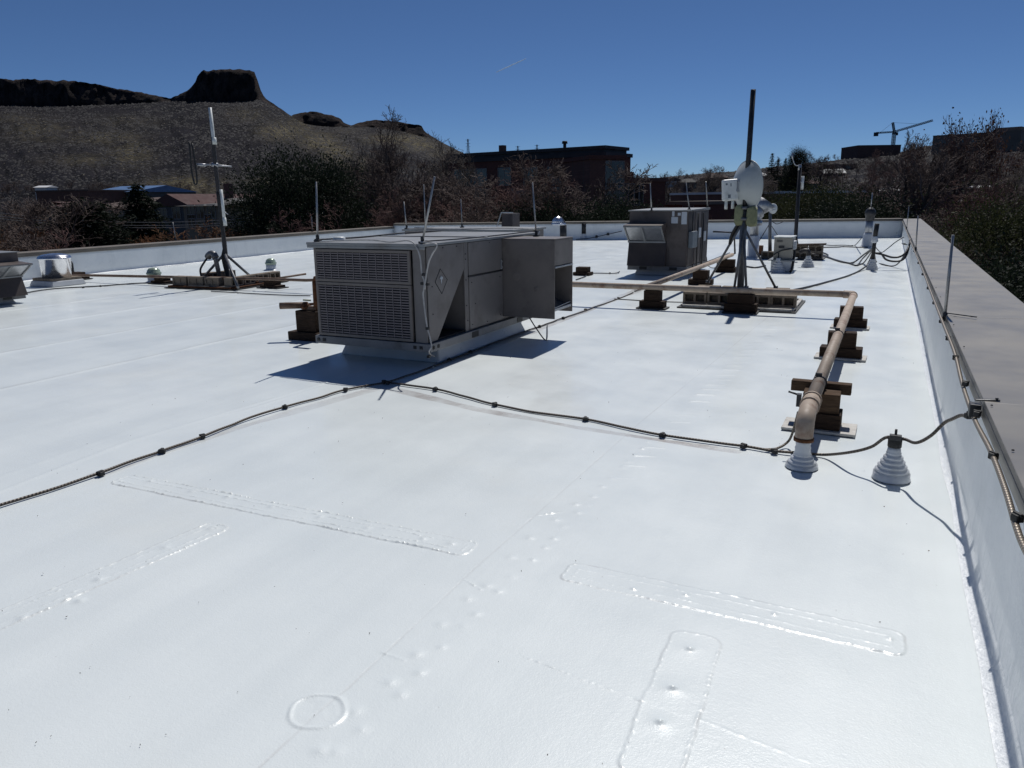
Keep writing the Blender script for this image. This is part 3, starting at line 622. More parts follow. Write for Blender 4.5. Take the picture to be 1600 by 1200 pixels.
G_S = 'timber pipe supports'
def support(x, y, label, top=pz-.053, w1=.46, w2=.28, pad=None, padm='padw', dark=True, cross=0., d=.2, split=.38):
    t = thing('pipe_support', (x, y, 0), label, 'pipe support', G_S); z = .006
    a = random.uniform(-.04, .04); R_ = Matrix.Rotation(a, 3, 'Z')
    if pad: MB().box((x-pad[0]/2, y-pad[1]/2, .006), (x+pad[0]/2, y+pad[1]/2, .026), R_).build('pad', M[padm], t, .003); z = .027
    h1 = z+(top-z)*split
    MB().box((x-w1/2, y-d/2, z), (x+w1/2, y+d/2, h1), R_).build('base_block', M['woodd'], t, .006)
    R2_ = Matrix.Rotation(-a*1.6, 3, 'Z')
    MB().box((x-w2/2, y-d*.4, h1+.001), (x+w2/2, y+d*.4, top), R2_).build('upper_block', M['wood' if not dark else 'woodd'], t, .006)
    if cross: MB().box((x-cross/2-.02, y+d*.42, top-.04), (x+cross/2-.02, y+d*.42+.09, top+.045), R_).build('cross_piece', M['wood'], t, .005)
    return t
support(PX0+.03, 6.3, 'nearest timber support with a white pad beneath the pipe elbow', w1=.31, w2=.27, pad=(.54, .32), dark=False, cross=.45, d=.24, split=.45)
support(PX0+.02, 9.3, 'second timber support under the long pipe run on a pale sheet', w1=.44, w2=.3, pad=(.54, .3))
support(PX0+.02, 11.55, 'third timber support under the pipe just before its corner', w1=.42, w2=.3, pad=(.5, .3))
support(-3.45, 12.5, 'timber support where the cross pipe meets its branch', w1=.42, w2=.28, pad=(.5, .3), padm='black')
support(-2.02, 12.52, 'black timber block under the cross pipe in front of the dish mast', w1=.5, w2=.4, pad=(.54, .34), padm='black', split=.45)
support(-3.5, 16.4, 'stacked timber block under the branch pipe left of the tripod leg', w1=.5, w2=.32, d=.24)
support(-3.56, 19.5, 'tall timber stack under the branch pipe behind the tripod', w1=.5, w2=.42, d=.3)
for x_, y_, lb in ((117, 441, 'dark timber block under the thin pipe beside the shiny fan'), (249, 448, 'dark timber block in front of the left green topped vent'), (421, 455, 'dark timber block under the thin pipe right of the left mast')):
    p = gp(x_, y_-4); support(p[0], p[1]+.1, lb, zl-.031, .5, .3, d=.26, pad=(.6, .36), padm='black', split=.3)
p = gp(911, 430); t = support(p[0], p[1], 'low weathered block on the roof left of the brown labelled unit', .2, .42, .3, d=.3)

# --- gas regulator beside the big unit
p = gp(472, 533); rx, ry = p[0]+.02, p[1]+.14
RG = thing('gas_regulator', (rx, ry, 0), 'rusty gas valve on a timber block beside the louvred end', 'gas valve')
MB().box((rx-.25, ry-.15, .006), (rx+.3, ry+.2, .12)).build('base_block', M['woodd'], RG, .008)
MB().box((rx-.14, ry-.1, .121), (rx+.2, ry+.14, .4)).build('upper_block', M['woodd'], RG, .012)
MB().tube([(rx+.15, ry-.02, .25), (rx+.16, ry-.02, .78), (rx+.17, ry-.02, .83), (rx+.42, ry-.02, .84)], .03, 10).build('riser', M['rust'], RG)
MB().tube([(rx+.17, ry-.02, .43), (rx-.05, ry-.02, .43)], .035, 10).tube([(rx-.03, ry+.04, .46), (rx-.34, ry-.16, .46)], .045, 12).tube([(rx-.02, ry+.05, .47), (rx+.5, ry+.5, .5)], .018, 8).build('pipework', M['pipethin'], RG)
MB().lathe((rx-.02, ry-.02, .42), [(.06, 0), (.075, .03), (.05, .06), (.03, .09), (.001, .09)], 16).build('valve_body', M['rust'], RG)
MB().cbox((rx+.01, ry-.02, .535), (.12, .02, .018)).build('handle', M['foam'], RG)

# --- ribbed boots
G_B = 'white ribbed pipe boots'
def boot(x, y, label, r=.112, hgt=.215, rt=.036, steps=5, top='clamp', clampm='dark', z=0.004):
    t = thing('pipe_boot', (x, y, 0), label, 'pipe boot', G_B)
    pf = [(r*1.04, z), (r*1.0, z+.012), (r*.99, z+hgt*.2)]
    for i in range(steps):
        a = r*.93+(rt-r*.93)*(i+1)/(steps+.4); z0 = z+hgt*(.22+.66*i/steps); z1 = z+hgt*(.22+.66*(i+1)/steps)
        pf += [(a*1.05, z0+.003), (a*1.13, z0+.01), (a*1.12, z1-.012), (a*1.0, z1-.004)]
    pf += [(rt*1.15, z+hgt*.9), (rt, z+hgt), (.001, z+hgt)]
    MB().lathe((x, y, 0), pf, 32).build('ribbed_skirt', M['boot'], t)
    return t
bc = gp(1392, 748); t = boot(bc[0], bc[1], 'white ribbed pipe boot nearest the right wall with a cable clamped on top')
bz = .218
MB().cyl(bc, .042, bz, bz+.055, 14).cyl(bc, .034, bz+.055, bz+.075, 12).build('cap', M['black'], t, .004)
MB().cbox((bc[0], bc[1]-.02, bz+.07), (.07, .04, .035)).tube([(bc[0]-.05, bc[1], bz+.06), (bc[0]+.05, bc[1], bz+.06)], .012, 8).tube([(bc[0], bc[1], bz+.06), (bc[0], bc[1], bz+.12)], .009, 6).build('cable_clamp', M['dark'], t, .003)
b1 = gp(1250, 728); t = boot(PX0-.005, 5.3, 'white ribbed pipe boot under the peach pipe elbow', .104, .12, .046, 3)
MB().lathe((PX0-.005, 5.3, 0), [(.056, .1), (.05, .125), (.053, .14), (.047, .155), (.05, .17), (.045, .2), (.001, .2)], 20).build('wrapped_stem', M['boot'], t)
p = gp(1262, 417); t = boot(p[0], p[1], 'small white boot with a bent black pipe right of the beige cabinet', .16, .3, .05, 3)
MB().tube(spline([(p[0], p[1], .28), (p[0]-.02, p[1], .4), (p[0]-.12, p[1], .42), (p[0]-.22, p[1], .36)], 5), .055, 10).tube([(p[0], p[1], .36), (p[0]+.25, p[1], .3)], .02, 8).build('bent_pipe', M['bronze'], t)
p = gp(1225, 424); boot(p[0]-.12, p[1]-.25, 'small white cone in front of the beige cabinet curb', .17, .34, .05, 4)
p = gp(912, 375); t = boot(p[0], p[1], 'distant white boot with a black pipe at the far wall', .2, .3, .07, 2); MB().cyl(p, .1, .28, .75, 10).build('pipe', M['black'], t)
p = gp(1362, 422); t = boot(p[0], p[1]+.1, 'white ribbed boot holding a black pipe with many cables', .135, .26, .06, 4); bx, by = p[0], p[1]+.1
MB().tube([(bx, by, .25), (bx, by, .62), (bx+.01, by, .7)], .045, 10).build('pipe', M['black'], t)
MB().lathe((bx, by, 0), [(.05, .66), (.085, .7), (.06, .8), (.055, .82), (.001, .82)], 14).build('white_collar', M['boot'], t)
MB().tube([(bx, by, .8), (bx+.02, by, 1.13)], .055, 10).build('pipe', M['black'], t)
# ------------------------------------------------------------------ masts
def cinder(x, y, z, label, rz=0., lx=.39, ly=.19, lz=.19):
    m = MB(); t = .036
    m.box((-lx/2, -ly/2, 0), (lx/2, ly/2, t)); m.box((-lx/2, -ly/2, lz-t), (lx/2, ly/2, lz))
    for c in (-lx/2+t/2, 0, lx/2-t/2): m.box((c-t/2, -ly/2, t), (c+t/2, ly/2, lz-t))
    for c in (-1, 1): m.box((min(c*t/2, c*(lx/2-t)), ly/2-.05, t), (max(c*t/2, c*(lx/2-t)), ly/2-.02, lz-t))
    o = m.build('cinder_block', M['block']); o.location = (x, y, z); o.rotation_euler = (0, 0, rz)
    return tag(o, label, 'concrete block', 'ballast blocks on the mast sleds')
proto_block = None
def block(x, y, z, label, rz):
    global proto_block
    if proto_block is None: proto_block = cinder(x, y, z, label, rz); return proto_block
    o = proto_block.copy(); COL.objects.link(o); o.location = (x, y, z); o.rotation_euler = (0, 0, rz); o['label'] = label; return o
def sled_frame(name, c, rz, W_, D_, t, m='galv', padm='black'):
    R_ = Matrix.Rotation(rz, 3, 'Z'); C_ = Vector((c[0], c[1], 0))
    def bx(mb, a, b): return mb.box(tuple(C_+Vector(a)), tuple(C_+Vector(b)), R_, C_)
    mb = MB(); bx(mb, (-W_/2-.07, -D_/2-.07, .006), (W_/2+.07, D_/2+.07, .022)); mb.build('rubber_mat', M[padm], t)
    mb = MB()
    for s in (-1, 1):
        bx(mb, (-W_/2, s*D_/2-.03, .024), (W_/2, s*D_/2+.03, .06)); bx(mb, (s*W_/2-.03, -D_/2+.031, .024), (s*W_/2+.03, D_/2-.031, .06))
        bx(mb, (-W_/2+.031, s*(D_/2-.2)-.015, .026), (W_/2-.031, s*(D_/2-.2)+.015, .05))
    bx(mb, (-.04, -D_/2+.05, .0605), (.04, D_/2-.05, .1)); mb.build('sled_frame', M[m], t, .003)
    return R_, C_

# right mast
mb_ = gp(1157, 476); mx, my = -2.2, 13.5
top = onY(1177, 140, my+.1); MT = thing('antenna_mast', (mx, my, 0), 'tall dark steel pole on a tripod base, carrying the large round dish', 'mast', 'antenna masts')
R_, C_ = sled_frame('s', (mx+.05, my+.0), 0, 1.75, 1.45, MT, 'padw')
MB().tube([(mx, my, .06), (mx-.01, my, 1.0), (mx-.015, my+.02, 1.62)], .058, 14).build('lower_sleeve', M['steel'], MT)
MB().tube([(mx-.012, my+.01, 1.55), (mx+(top[0]-mx)*.5, my+.05, 2.5), (top[0], my+.1, top[2])], .043, 14).build('upper_pole', M['dark'], MT)
cl = MB(); cl.tube([(mx, my, .09), (mx, my, .2)], .085, 12); cl.tube([(mx-.01, my, 1.42), (mx-.01, my, 1.47)], .085, 12); cl.tube([(mx-.012, my, 1.6), (mx-.012, my, 1.65)], .072, 12); cl.split('collar', M['steel'], MT)
legs = [((1106, 441), 1.45, .5), ((1212, 450), 1.3, .45), ((1147, 452), 1.4, -.25), ((1166, 450), 1.25, -.2)]
for (px, py), zt_, dy in legs:
    f = onY(px, py, my+dy); MB().tube([(mx, my, zt_), (f[0], my+dy, max(.07, f[2]))], .021, 8).tube([(f[0]-.035, my+dy, max(.07, f[2])+.01), (f[0]+.035, my+dy, max(.07, f[2])+.01)], .03, 8).build('leg', M['steel'], MT)
tpz = MB(); f = onY(1106, 441, my+.5); a = Vector((mx, my, 1.45)); b = Vector((f[0], my+.5, max(.07, f[2])))
tpz.tube(spline([a, a.lerp(b, .12)+Vector((-.04, 0, .02)), a.lerp(b, .25)+Vector((-.05, 0, 0)), a.lerp(b, .38)], 4), [.03]*13, 8); tpz.build('cable_wrap', M['black'], MT)
bl = [(-.7, -.5, 'front row block at the left end of the dish mast base'), (-.29, -.5, 'second front block from the left on the dish mast base'), (.33, -.5, 'front block just right of the dish mast'), (.72, -.48, 'front row block at the right end of the dish mast base'),
      (-.68, .5, 'rear block at the left of the dish mast base'), (-.25, .5, 'rear block behind the dish mast'), (.5, .48, 'rear block at the right of the dish mast base')]
for i, (dx, dy, lb) in enumerate(bl): block(C_.x+dx, my+dy, .062, 'brown concrete '+lb, [.02, -.03, .0, .02, .05, -.02, .03][i])
MB().box((mx-.2, 12.78, .006), (mx+.2, 12.97, .06)).build('foot_block', M['black'], MT, .01)

# dish
dc = onY(1168, 290, my+.14); ax = (RT*.94+HD*.3+ZZ*.03); ax /= np.linalg.norm(ax)
DS = thing('dish_antenna', dc, 'round pale dish seen from behind on the tall steel pole', 'dish antenna', 'dish antennas')
R0 = .405
pf = [(.001, -.21)]+[(R0*k/14, -.21*(1-(k/14)**2)) for k in range(1, 15)]
pf += [(R0+.012, 0), (R0+.014, .012), (R0+.004, .016), (R0-.006, .008)]+[(R0*k/14, -.195*(1-(k/14)**2)+.006) for k in range(13, 0, -1)]+[(.001, -.19)]
MB().lathe(dc, pf, 48, ax).build('reflector', M['dish'], DS)
apx = Vector(dc)-Vector(ax)*.21
bx_ = onY(1141, 297, my+.02); bxv = Vector(bx_)
rot = Matrix.Rotation(rad(22), 3, 'Z') @ Matrix.Rotation(rad(-4), 3, 'Y')
MB().cbox(bxv, (.27, .13, .35), rot).build('radio_box', M['white'], DS, .03)
mk = MB(); 
for dx, dz, w, h_ in ((-.07, .1, .03, .03), (.0, .085, .016, .05), (-.03, -.1, .045, .055)): mk.cbox(bxv + rot @ Vector((dx, -.066, dz)), (w, .004, h_), rot)
mk.split('box_marking', M['gbox'], DS)
gl = MB()
for dx in (-.07, .04): q = bxv+rot @ Vector((dx, 0, -.19)); gl.tube([q+Vector((0, 0, .03)), q-Vector((0, 0, .12))], .026, 10)
gl.split('cable_gland', M['white'], DS)
MB().bar(bxv+rot @ Vector((.13, 0, .05)), apx, .09, .16).bar(bxv+rot @ Vector((.13, 0, .1)), Vector((mx-.01, my+.08, bx_[2]+.1)), .03, .03).bar(bxv+rot @ Vector((.13, 0, -.06)), Vector((mx-.01, my+.08, bx_[2]-.06)), .03, .03).bar(apx, Vector(dc)-Vector(ax)*.1, .12, .2).build('bracket', M['galv'], DS, .004)
MB().tube([(mx-.03, my-.06, dc[2]-.05), (mx+.16, my-.02, dc[2]-.03)], .009, 6).tube([(mx-.05, my-.06, dc[2]+.01), (mx+.12, my-.02, dc[2]-.01)], .009, 6).split('brace', M['steel'], DS)
fz = onY(1165, 337, my)
for sx_, w_, dz_ in ((-1, .075, .01), (1, .085, -.02)):
    fm = bmesh.new(); bmesh.ops.create_icosphere(fm, subdivisions=3, radius=1)
    for v in fm.verts:
        c_ = v.co.copy(); q_ = [math.copysign(abs(k_)**.45, k_) for k_ in c_]; n_ = 1+mnoise.noise(c_*2.6+Vector((sx_*5, 0, 0)))*.16
        v.co = Vector((q_[0]*w_, q_[1]*.075, q_[2]*.165))*n_
    me = bpy.data.meshes.new('foam_wrap'); fm.to_mesh(me); fm.free(); me.materials.append(M['foam'])
    for p_ in me.polygons: p_.use_smooth = True
    o = bpy.data.objects.new('foam_wrap', me); COL.objects.link(o); o.parent = MT; o.location = (fz[0]-mx+sx_*.105, .0, fz[2]+dz_)
MB().cyl((mx-.012, my), .064, fz[2]-.02, fz[2]+.015, 12).build('foam_strap', M['black'], MT)

# left mast
c1 = gp(272, 449); c2 = gp(350, 457); c3 = gp(447, 441)
c2v = np.array(c2[:2]); e1 = np.array(c1[:2])-c2v; e2 = np.array(c3[:2])-c2v
mc = c2v + (e1/np.linalg.norm(e1)+e2/np.linalg.norm(e2))*.95; SZ = 1.75; rz = math.atan2(e2[1], e2[0])
mc = np.array(gp(356, 437, .12))[:2]
ML = thing('antenna_mast', (mc[0], mc[1], 0), 'leaning dark pole with a crossarm at the left, tied to a block weighted frame', 'mast', 'antenna masts')
lz = rz - math.pi/4*0
R_, C_ = sled_frame('s', mc, rz, SZ, SZ, ML, 'rust')
DL = dep(mc.tolist()+[0])
def lm(x, y): return far(x, y, DL)
pts = [(mc[0], mc[1], .05)]+[lm(*p) for p in ((352, 395), (345, 330), (337, 262), (333, 215))]
MB().tube(spline(pts, 4), [.05]*6+[.042]*11, 10).build('pole', M['bronze'], ML)
MB().tube([lm(335, 240), lm(334, 222), lm(328, 168)], .036, 10).tube([lm(335.5, 226), lm(334, 215)], .05, 10).build('whip_antenna', M['white'], ML)
MB().tube([lm(307, 256), lm(362, 260)], .016, 8).tube([lm(308, 257), lm(322, 258)], .03, 8).tube([lm(331, 257), lm(341, 258)], .045, 8).build('crossarm', M['galv'], ML)
lo = [lm(*p) for p in ((296, 222), (299, 262), (303, 284), (306, 288), (308, 284), (306, 262), (300, 224))]
MB().tube(spline(lo, 4), .02, 8).build('folded_dipole', M['black'], ML)
MB().tube([lm(345, 296), lm(351, 350)], .035, 10).tube([lm(350, 340), lm(352, 353)], .042, 10).build('side_antenna', M['white'], ML)
MB().tube([lm(349, 330), lm(356, 335)], .014, 6).tube([lm(344, 300), lm(340, 302)], .014, 6).split('antenna_bracket', M['galv'], ML)
MB().tube(spline([lm(341, 300), lm(346, 345), lm(351, 385), lm(349, 402), lm(354, 425)], 5), .045, 8).build('cable_bundle', M['black'], ML)
hub = Vector(lm(351, 396))
for px, py, lg in ((313, 439, 'a'), (393, 433, 'b'), (372, 449, 'c')):
    f = np.array(gp(px, py, .08)); MB().tube([hub, f], .03, 8).build('leg', M['steel'], ML)
f = gp(345, 440, .1); hd_ = Vector(far(336, 401, dep(f))); fv = Vector(f)
MB().tube([fv, fv.lerp(hd_, .9), hd_], .05, 10).build('conduit_post', M['steel'], ML)
hdm = MB(); hdm.tube(spline([hd_+Vector((.02, 0, -.03)), hd_+Vector((-.05, 0, .06)), hd_+Vector((-.16, 0, .04)), hd_+Vector((-.22, 0, -.02))], 4), .075, 12); hdm.build('weatherhead', M['steel'], ML)
b_ = Vector(far(316, 437, dep(f)))
MB().tube(spline([hd_+Vector((-.2, 0, 0)), Vector(far(319, 410, dep(f))), Vector(far(313, 422, dep(f))), b_], 6), .022, 8).build('cable_loop', M['cable'], ML)
ux = np.array([math.cos(rz), math.sin(rz)]); uy = np.array([-ux[1], ux[0]])
ring = [(-.62, -.7, 0), (-.2, -.7, 0), (.24, -.7, 0), (.66, -.7, 0), (-.7, -.25, 1), (-.7, .2, 1), (-.7, .64, 1), (.68, .6, 0), (.2, .68, 0)]
lbs = ['front right edge block of the left mast base nearest its corner', 'second block along the front right edge of the left mast base', 'third block along the front right edge of the left mast base', 'last block along the front right edge of the left mast base', 'front left edge block of the left mast base nearest its corner', 'middle block on the front left edge of the left mast base', 'leftmost block on the left mast base', 'rear block at the right of the left mast base', 'rear block behind the left mast']
for (a, b, o_), lb in zip(ring, lbs):
    p_ = mc+ux*a+uy*b; block(p_[0], p_[1], .062, 'dark concrete '+lb, rz+(math.pi/2 if o_ else 0)+random.uniform(-.05, .05))

# far mast with curved antenna, on its own stack of blocks
p = gp(1246, 404); fx, fy = p[0], p[1]; D3 = dep(p)
FM = thing('antenna_mast', (fx, fy, 0), 'dark pole with a curved antenna and short white tube near the far wall', 'mast', 'antenna masts')
a = far(1243, 372, D3); b = far(1250, 262, D3); MB().tube([(fx, fy, .2), a, b], [.055, .055, .05], 10).build('pole', M['bronze'], FM)
MB().tube([far(1249, 266, D3), far(1250, 257, D3)], .045, 8).tube(spline([far(1249, 259, D3), far(1243, 258, D3), far(1240, 252, D3), far(1238.5, 246, D3)], 5), .014, 8).tube([far(1238.5, 248, D3), far(1238, 239, D3)], .022, 8).build('curved_antenna', M['galv'], FM)
MB().tube([far(1254.5, 275, D3), far(1253, 296, D3)], .042, 10).build('white_antenna', M['white'], FM)
MB().tube([far(1249, 284, D3), far(1254, 284, D3)], .04, 8).build('antenna_bracket', M['galv'], FM)
MB().box((fx-1.0, fy-.5, .006), (fx+.75, fy+.55, .03)).build('rubber_mat', M['black'], FM)
k = 0
for dx, dz, lb in ((-.8, .03, 'lower left block'), (-.35, .03, 'lower middle block'), (.1, .03, 'lower right block'), (.52, .03, 'outer right block'), (.1, .225, 'upper block'), (.52, .225, 'upper right block')):
    block(fx+dx, fy-.32, dz, 'brown concrete '+lb+' at the foot of the far mast behind the cabinet', random.uniform(-.05, .05))
o = MB().box((fx-.15, fy-.55, .424), (fx+.78, fy-.1, .455), Matrix.Rotation(rad(-2), 3, 'Y')).build('plank', M['woodd'], None, .005, (fx+.3, fy-.3, .42)); tag(o, 'dark plank laid across the blocks at the far mast', 'plank')

# small dish mast
p = gp(1203, 398); D4 = dep(p); sx, sy = p[0], p[1]
SM = thing('antenna_mast', (sx, sy, 0), 'short slim pole with a small round white antenna near the far wall', 'mast', 'antenna masts')
MB().tube([(sx, sy, .05), far(1203, 360, D4), far(1204, 318, D4)], [.06, .05, .042], 10).build('pole', M['steel'], SM)
sc_ = np.array(far(1207.5, 326, D4)); axd = -HD*.9+RT*.35; axd /= np.linalg.norm(axd)
MB().lathe(sc_, [(.001, -.06), (.12, -.04), (.155, 0), (.16, .02), (.14, .03), (.09, .035), (.085, .05), (.05, .05), (.001, .045)], 24, axd).build('small_dish', M['white'], SM)
MB().tube([sc_-axd*.06, far(1204, 326, D4)], .03, 8).build('antenna_bracket', M['galv'], SM)
MB().tube([far(1201, 352, D4), (sx-.55, sy-.2, .02)], .014, 6).tube([far(1205, 352, D4), (sx+.6, sy+.1, .02)], .012, 6).tube(spline([far(1206, 345, D4), far(1214, 350, D4), far(1226, 345, D4)], 4), .012, 6).split('guy_wire', M['cable'], SM)
MB().box((sx-.45, sy-.3, .006), (sx+.5, sy+.3, .05)).build('base_plate', M['woodd'], SM, .004)
tag(MB().box((sx-.5, sy-.42, .052), (sx-.2, sy-.1, .3)).build('ballast_brick', M['rust'], None, .01, (sx-.2, sy-.3, .05)), 'reddish ballast brick at the foot of the slim pole', 'brick')
tag(MB().box((sx+.3, sy-.5, .052), (sx+.75, sy-.15, .27)).build('ballast_block', M['block'], None, .01, (sx+.5, sy-.3, .05)), 'tan ballast block right of the slim pole', 'concrete block')

# ------------------------------------------------------------------ vents, fan, cabinet
p = gp(1176, 402); D5 = dep(p)
V = thing('flue_vent', (p[0], p[1], 0), 'galvanised flue with a tilted hood behind the dish mast', 'vent')
MB().lathe((p[0], p[1], 0), [(.3, .004), (.17, .04), (.165, .62), (.15, .66), (.001, .66)], 24).build('base_sleeve', M['boot'], V)
MB().cyl(p, .13, .6, 1.5, 20).cyl(p, .145, 1.45, 1.5, 20).build('stack', M['galv'], V)
t0 = Vector(far(1178, 352, D5)); MB().cyl(t0, .24, t0.z, t0.z+.14, 20).build('storm_collar', M['galv'], V)
e0 = Vector((t0.x, t0.y, t0.z+.14)); e1 = Vector(far(1182, 335, D5)); e2 = Vector(far(1187, 330, D5)); e3 = Vector(far(1198, 316, D5))
MB().tube(spline([e0, e1-Vector((0.02, 0, .05)), e1+Vector((.02, 0, .04)), e2], 5), .2, 20).build('elbow', M['galv'], V)
MB().tube([e2, e3], [.15, .3], 20).build('flared_hood', M['galv'], V)

p = gp(1355, 386); D6 = dep(p)
V = thing('flue_vent', (p[0], p[1], 0), 'tall galvanised flue with a domed cap near the far right corner', 'vent')
MB().lathe((p[0], p[1], 0), [(.28, .004), (.2, .06), (.17, .42), (.14, .5), (.001, .5)], 24).build('base_sleeve', M['boot'], V)
zt_ = far(1355, 344, D6)[2]; MB().cyl(p, .125, .45, zt_, 20).build('stack', M['galv'], V)
MB().lathe((p[0], p[1], 0), [(.14, zt_-.02), (.155, zt_), (.155, zt_+.16), (.18, zt_+.17), (.18, zt_+.27), (.15, zt_+.36), (.08, zt_+.43), (.001, zt_+.45)], 24).build('domed_cap', M['dark'], V)
MB().cyl(p, .018, zt_+.45, zt_+.95, 8).build('cap_spike', M['galv'], V)

p = gp(880, 377); D7 = dep(p)
V = thing('turbine_vent', (p[0], p[1], 0), 'shiny round turbine vent on a dark pipe at the far wall', 'vent')
q = far(871, 350, D7); zq = q[2]
MB().cyl((p[0], p[1]), .15, .0, far(878, 352, D7)[2], 16).build('pipe', M['dark'], V)
tb = MB(); tx, ty = q[0]+.05, q[1]
for i in range(20):
    a = 2*math.pi*i/20; b = a+.35
    ring_ = []
    for kk in range(7):
        f_ = kk/6; r__ = .08+.26*math.sin(math.pi*(.18+.82*(1-f_))*.62+.3) ; r__ = .3*math.sqrt(max(.02, 1-(f_*.98)**2)); ring_.append((r__, .33*f_))
    v0 = [(tx+r__*math.cos(a+.1*kk), ty+r__*math.sin(a+.1*kk), zq+z_) for kk, (r__, z_) in enumerate(ring_)]; v1 = [(tx+r__*.93*math.cos(b+.1*kk), ty+r__*.93*math.sin(b+.1*kk), zq+z_) for kk, (r__, z_) in enumerate(ring_)]
    o_ = len(tb.v); tb.add(v0+v1, [(kk, kk+1, 7+kk+1, 7+kk) for kk in range(6)])
tb.lathe((tx, ty, zq), [(.32, -.04), (.33, .0), (.31, .04), (.001, .04)], 24); tb.build('turbine_head', M['alu'], V)

p = gp(75, 447); fx_, fy_ = p[0], p[1]+.25
V = thing('exhaust_fan', (fx_, fy_, 0), 'shiny round metal exhaust fan on a white kerb at the left', 'exhaust fan')
D8 = dep((fx_, fy_, 0)); z0_ = far(76, 433, D8)[2]; z1_ = far(76, 403, D8)[2]
MB().hexa([(fx_-.42, fy_-.42, .004), (fx_+.42, fy_-.42, .004), (fx_+.42, fy_+.42, .004), (fx_-.42, fy_+.42, .004), (fx_-.38, fy_-.38, z0_-.06), (fx_+.38, fy_-.38, z0_-.06), (fx_+.38, fy_+.38, z0_-.06), (fx_-.38, fy_+.38, z0_-.06)]).build('curb', M['curb'], V, .015)
MB().box((fx_-.36, fy_-.36, z0_-.059), (fx_+.36, fy_+.36, z0_)).build('base_frame', M['block'], V, .006)
MB().lathe((fx_, fy_, 0), [(.29, z0_+.001), (.3, z0_+.01), (.335, z1_-.03), (.355, z1_-.02), (.355, z1_+.01), (.34, z1_+.02)], 40, None, False).build('drum', M['alu'], V)
MB().lathe((fx_, fy_, 0), [(.34, z1_+.021), (.33, z1_+.045), (.24, z1_+.08), (.12, z1_+.1), (.001, z1_+.105)], 40).build('domed_lid', M['alu'], V)
p = gp(113, 432); t = thing('vent_pipe', (p[0], p[1], 0), 'bent black pipe standing behind the timber block near the shiny fan', 'pipe'); D9 = dep(p)
MB().tube(spline([(p[0]+.02, p[1], .0), far(111.5, 418, D9), far(110.5, 412, D9), far(108.5, 409.5, D9), far(107, 411, D9), far(106.5, 416, D9)], 5), .055, 10).build('pipe', M['black'], t)

for px, py, lb, sc_ in ((242, 446, 'white round vent with a pale green dome left of the mast', 1.), (424, 427, 'white round vent with a pale green dome right of the left mast', .9)):
    p = gp(px, py-5); r = .15*sc_; D_ = dep(p); z1_ = far(px, py-17 if sc_ == 1 else py-14, D_)[2]
    t = thing('roof_vent', (p[0], p[1], 0), lb, 'vent', 'domed roof vents')
    MB().lathe((p[0], p[1], 0), [(r*1.5, .004), (r*1.04, .03), (r, .06), (r, z1_), (.001, z1_)], 24).build('collar', M['boot'], t)
    MB().lathe((p[0], p[1], 0), [(r*.9, z1_+.001), (r*1.12, z1_+.005), (r*1.14, z1_+.05), (r*1.0, z1_+.06), (r*.95, z1_+.1), (r*.7, z1_+.145), (r*.3, z1_+.165), (.001, z1_+.168)], 24).build('dome', M['greend'], t)

# beige cabinet
p = gp(1203, 425); q = gp(1236, 425); kx0, kx1, ky = p[0], q[0], p[1]+.05; kz = onY(1220, 405, ky+.1)[2]; kt = onY(1220, 371, ky+.15)[2]
CB = thing('equipment_cabinet', ((kx0+kx1)/2, ky, 0), 'small beige equipment cabinet on a white kerb near the far mast', 'cabinet')
MB().box((kx0, ky, .004), (kx1, ky+.75, kz-.03)).build('curb', M['curb'], CB, .02)
MB().box((kx0-.06, ky-.06, kz-.029), (kx1+.06, ky+.85, kz)).build('base_plate', M['gbox'], CB, .005)
MB().box((kx0+.04, ky+.05, kz+.001), (kx1-.01, ky+.7, kt)).build('body', M['beige'], CB, .015)
MB().box((kx0+.02, ky+.03, kt+.001), (kx1+.01, ky+.72, kt+.03)).build('lid', M['white'], CB, .008)
h_ = kt-kz; w_ = kx1-kx0; m = MB()
for f_ in (.86, .8): m.box((kx0+.1, ky+.042, kz+h_*f_), (kx0+w_*.5, ky+.048, kz+h_*f_+.015))
for f_ in (.6, .56, .52): m.box((kx0+w_*.32, ky+.042, kz+h_*f_), (kx0+w_*.6, ky+.048, kz+h_*f_+.018))
m.split('vent_slot', M['dark'], CB)
MB().box((kx1-.008, ky+.1, kz+h_*.45), (kx1+.06, ky+.4, kz+h_*.85)).build('side_box', M['galv'], CB, .008)
MB().tube(spline([(kx1+.03, ky+.2, kz+h_*.46), (kx1+.04, ky+.15, kz+.1), (kx1+.03, ky-.03, .1), (kx1, ky-.1, .02)], 5), .03, 8).build('conduit', M['black'], CB)
MB().tube(spline([(kx1, ky+.05, kz+h_*.5), (kx0+w_*.5, ky-.02, kz+h_*.42), (kx0+.05, ky-.02, kz+h_*.22)], 5), .016, 8).tube(spline([(kx0+w_*.35, ky+.02, kz+h_*.3), (kx0+w_*.36, ky-.05, kz*.7), (kx0+w_*.3, ky-.1, .25)], 5), .014, 8).split('cable', M['cable'], CB)

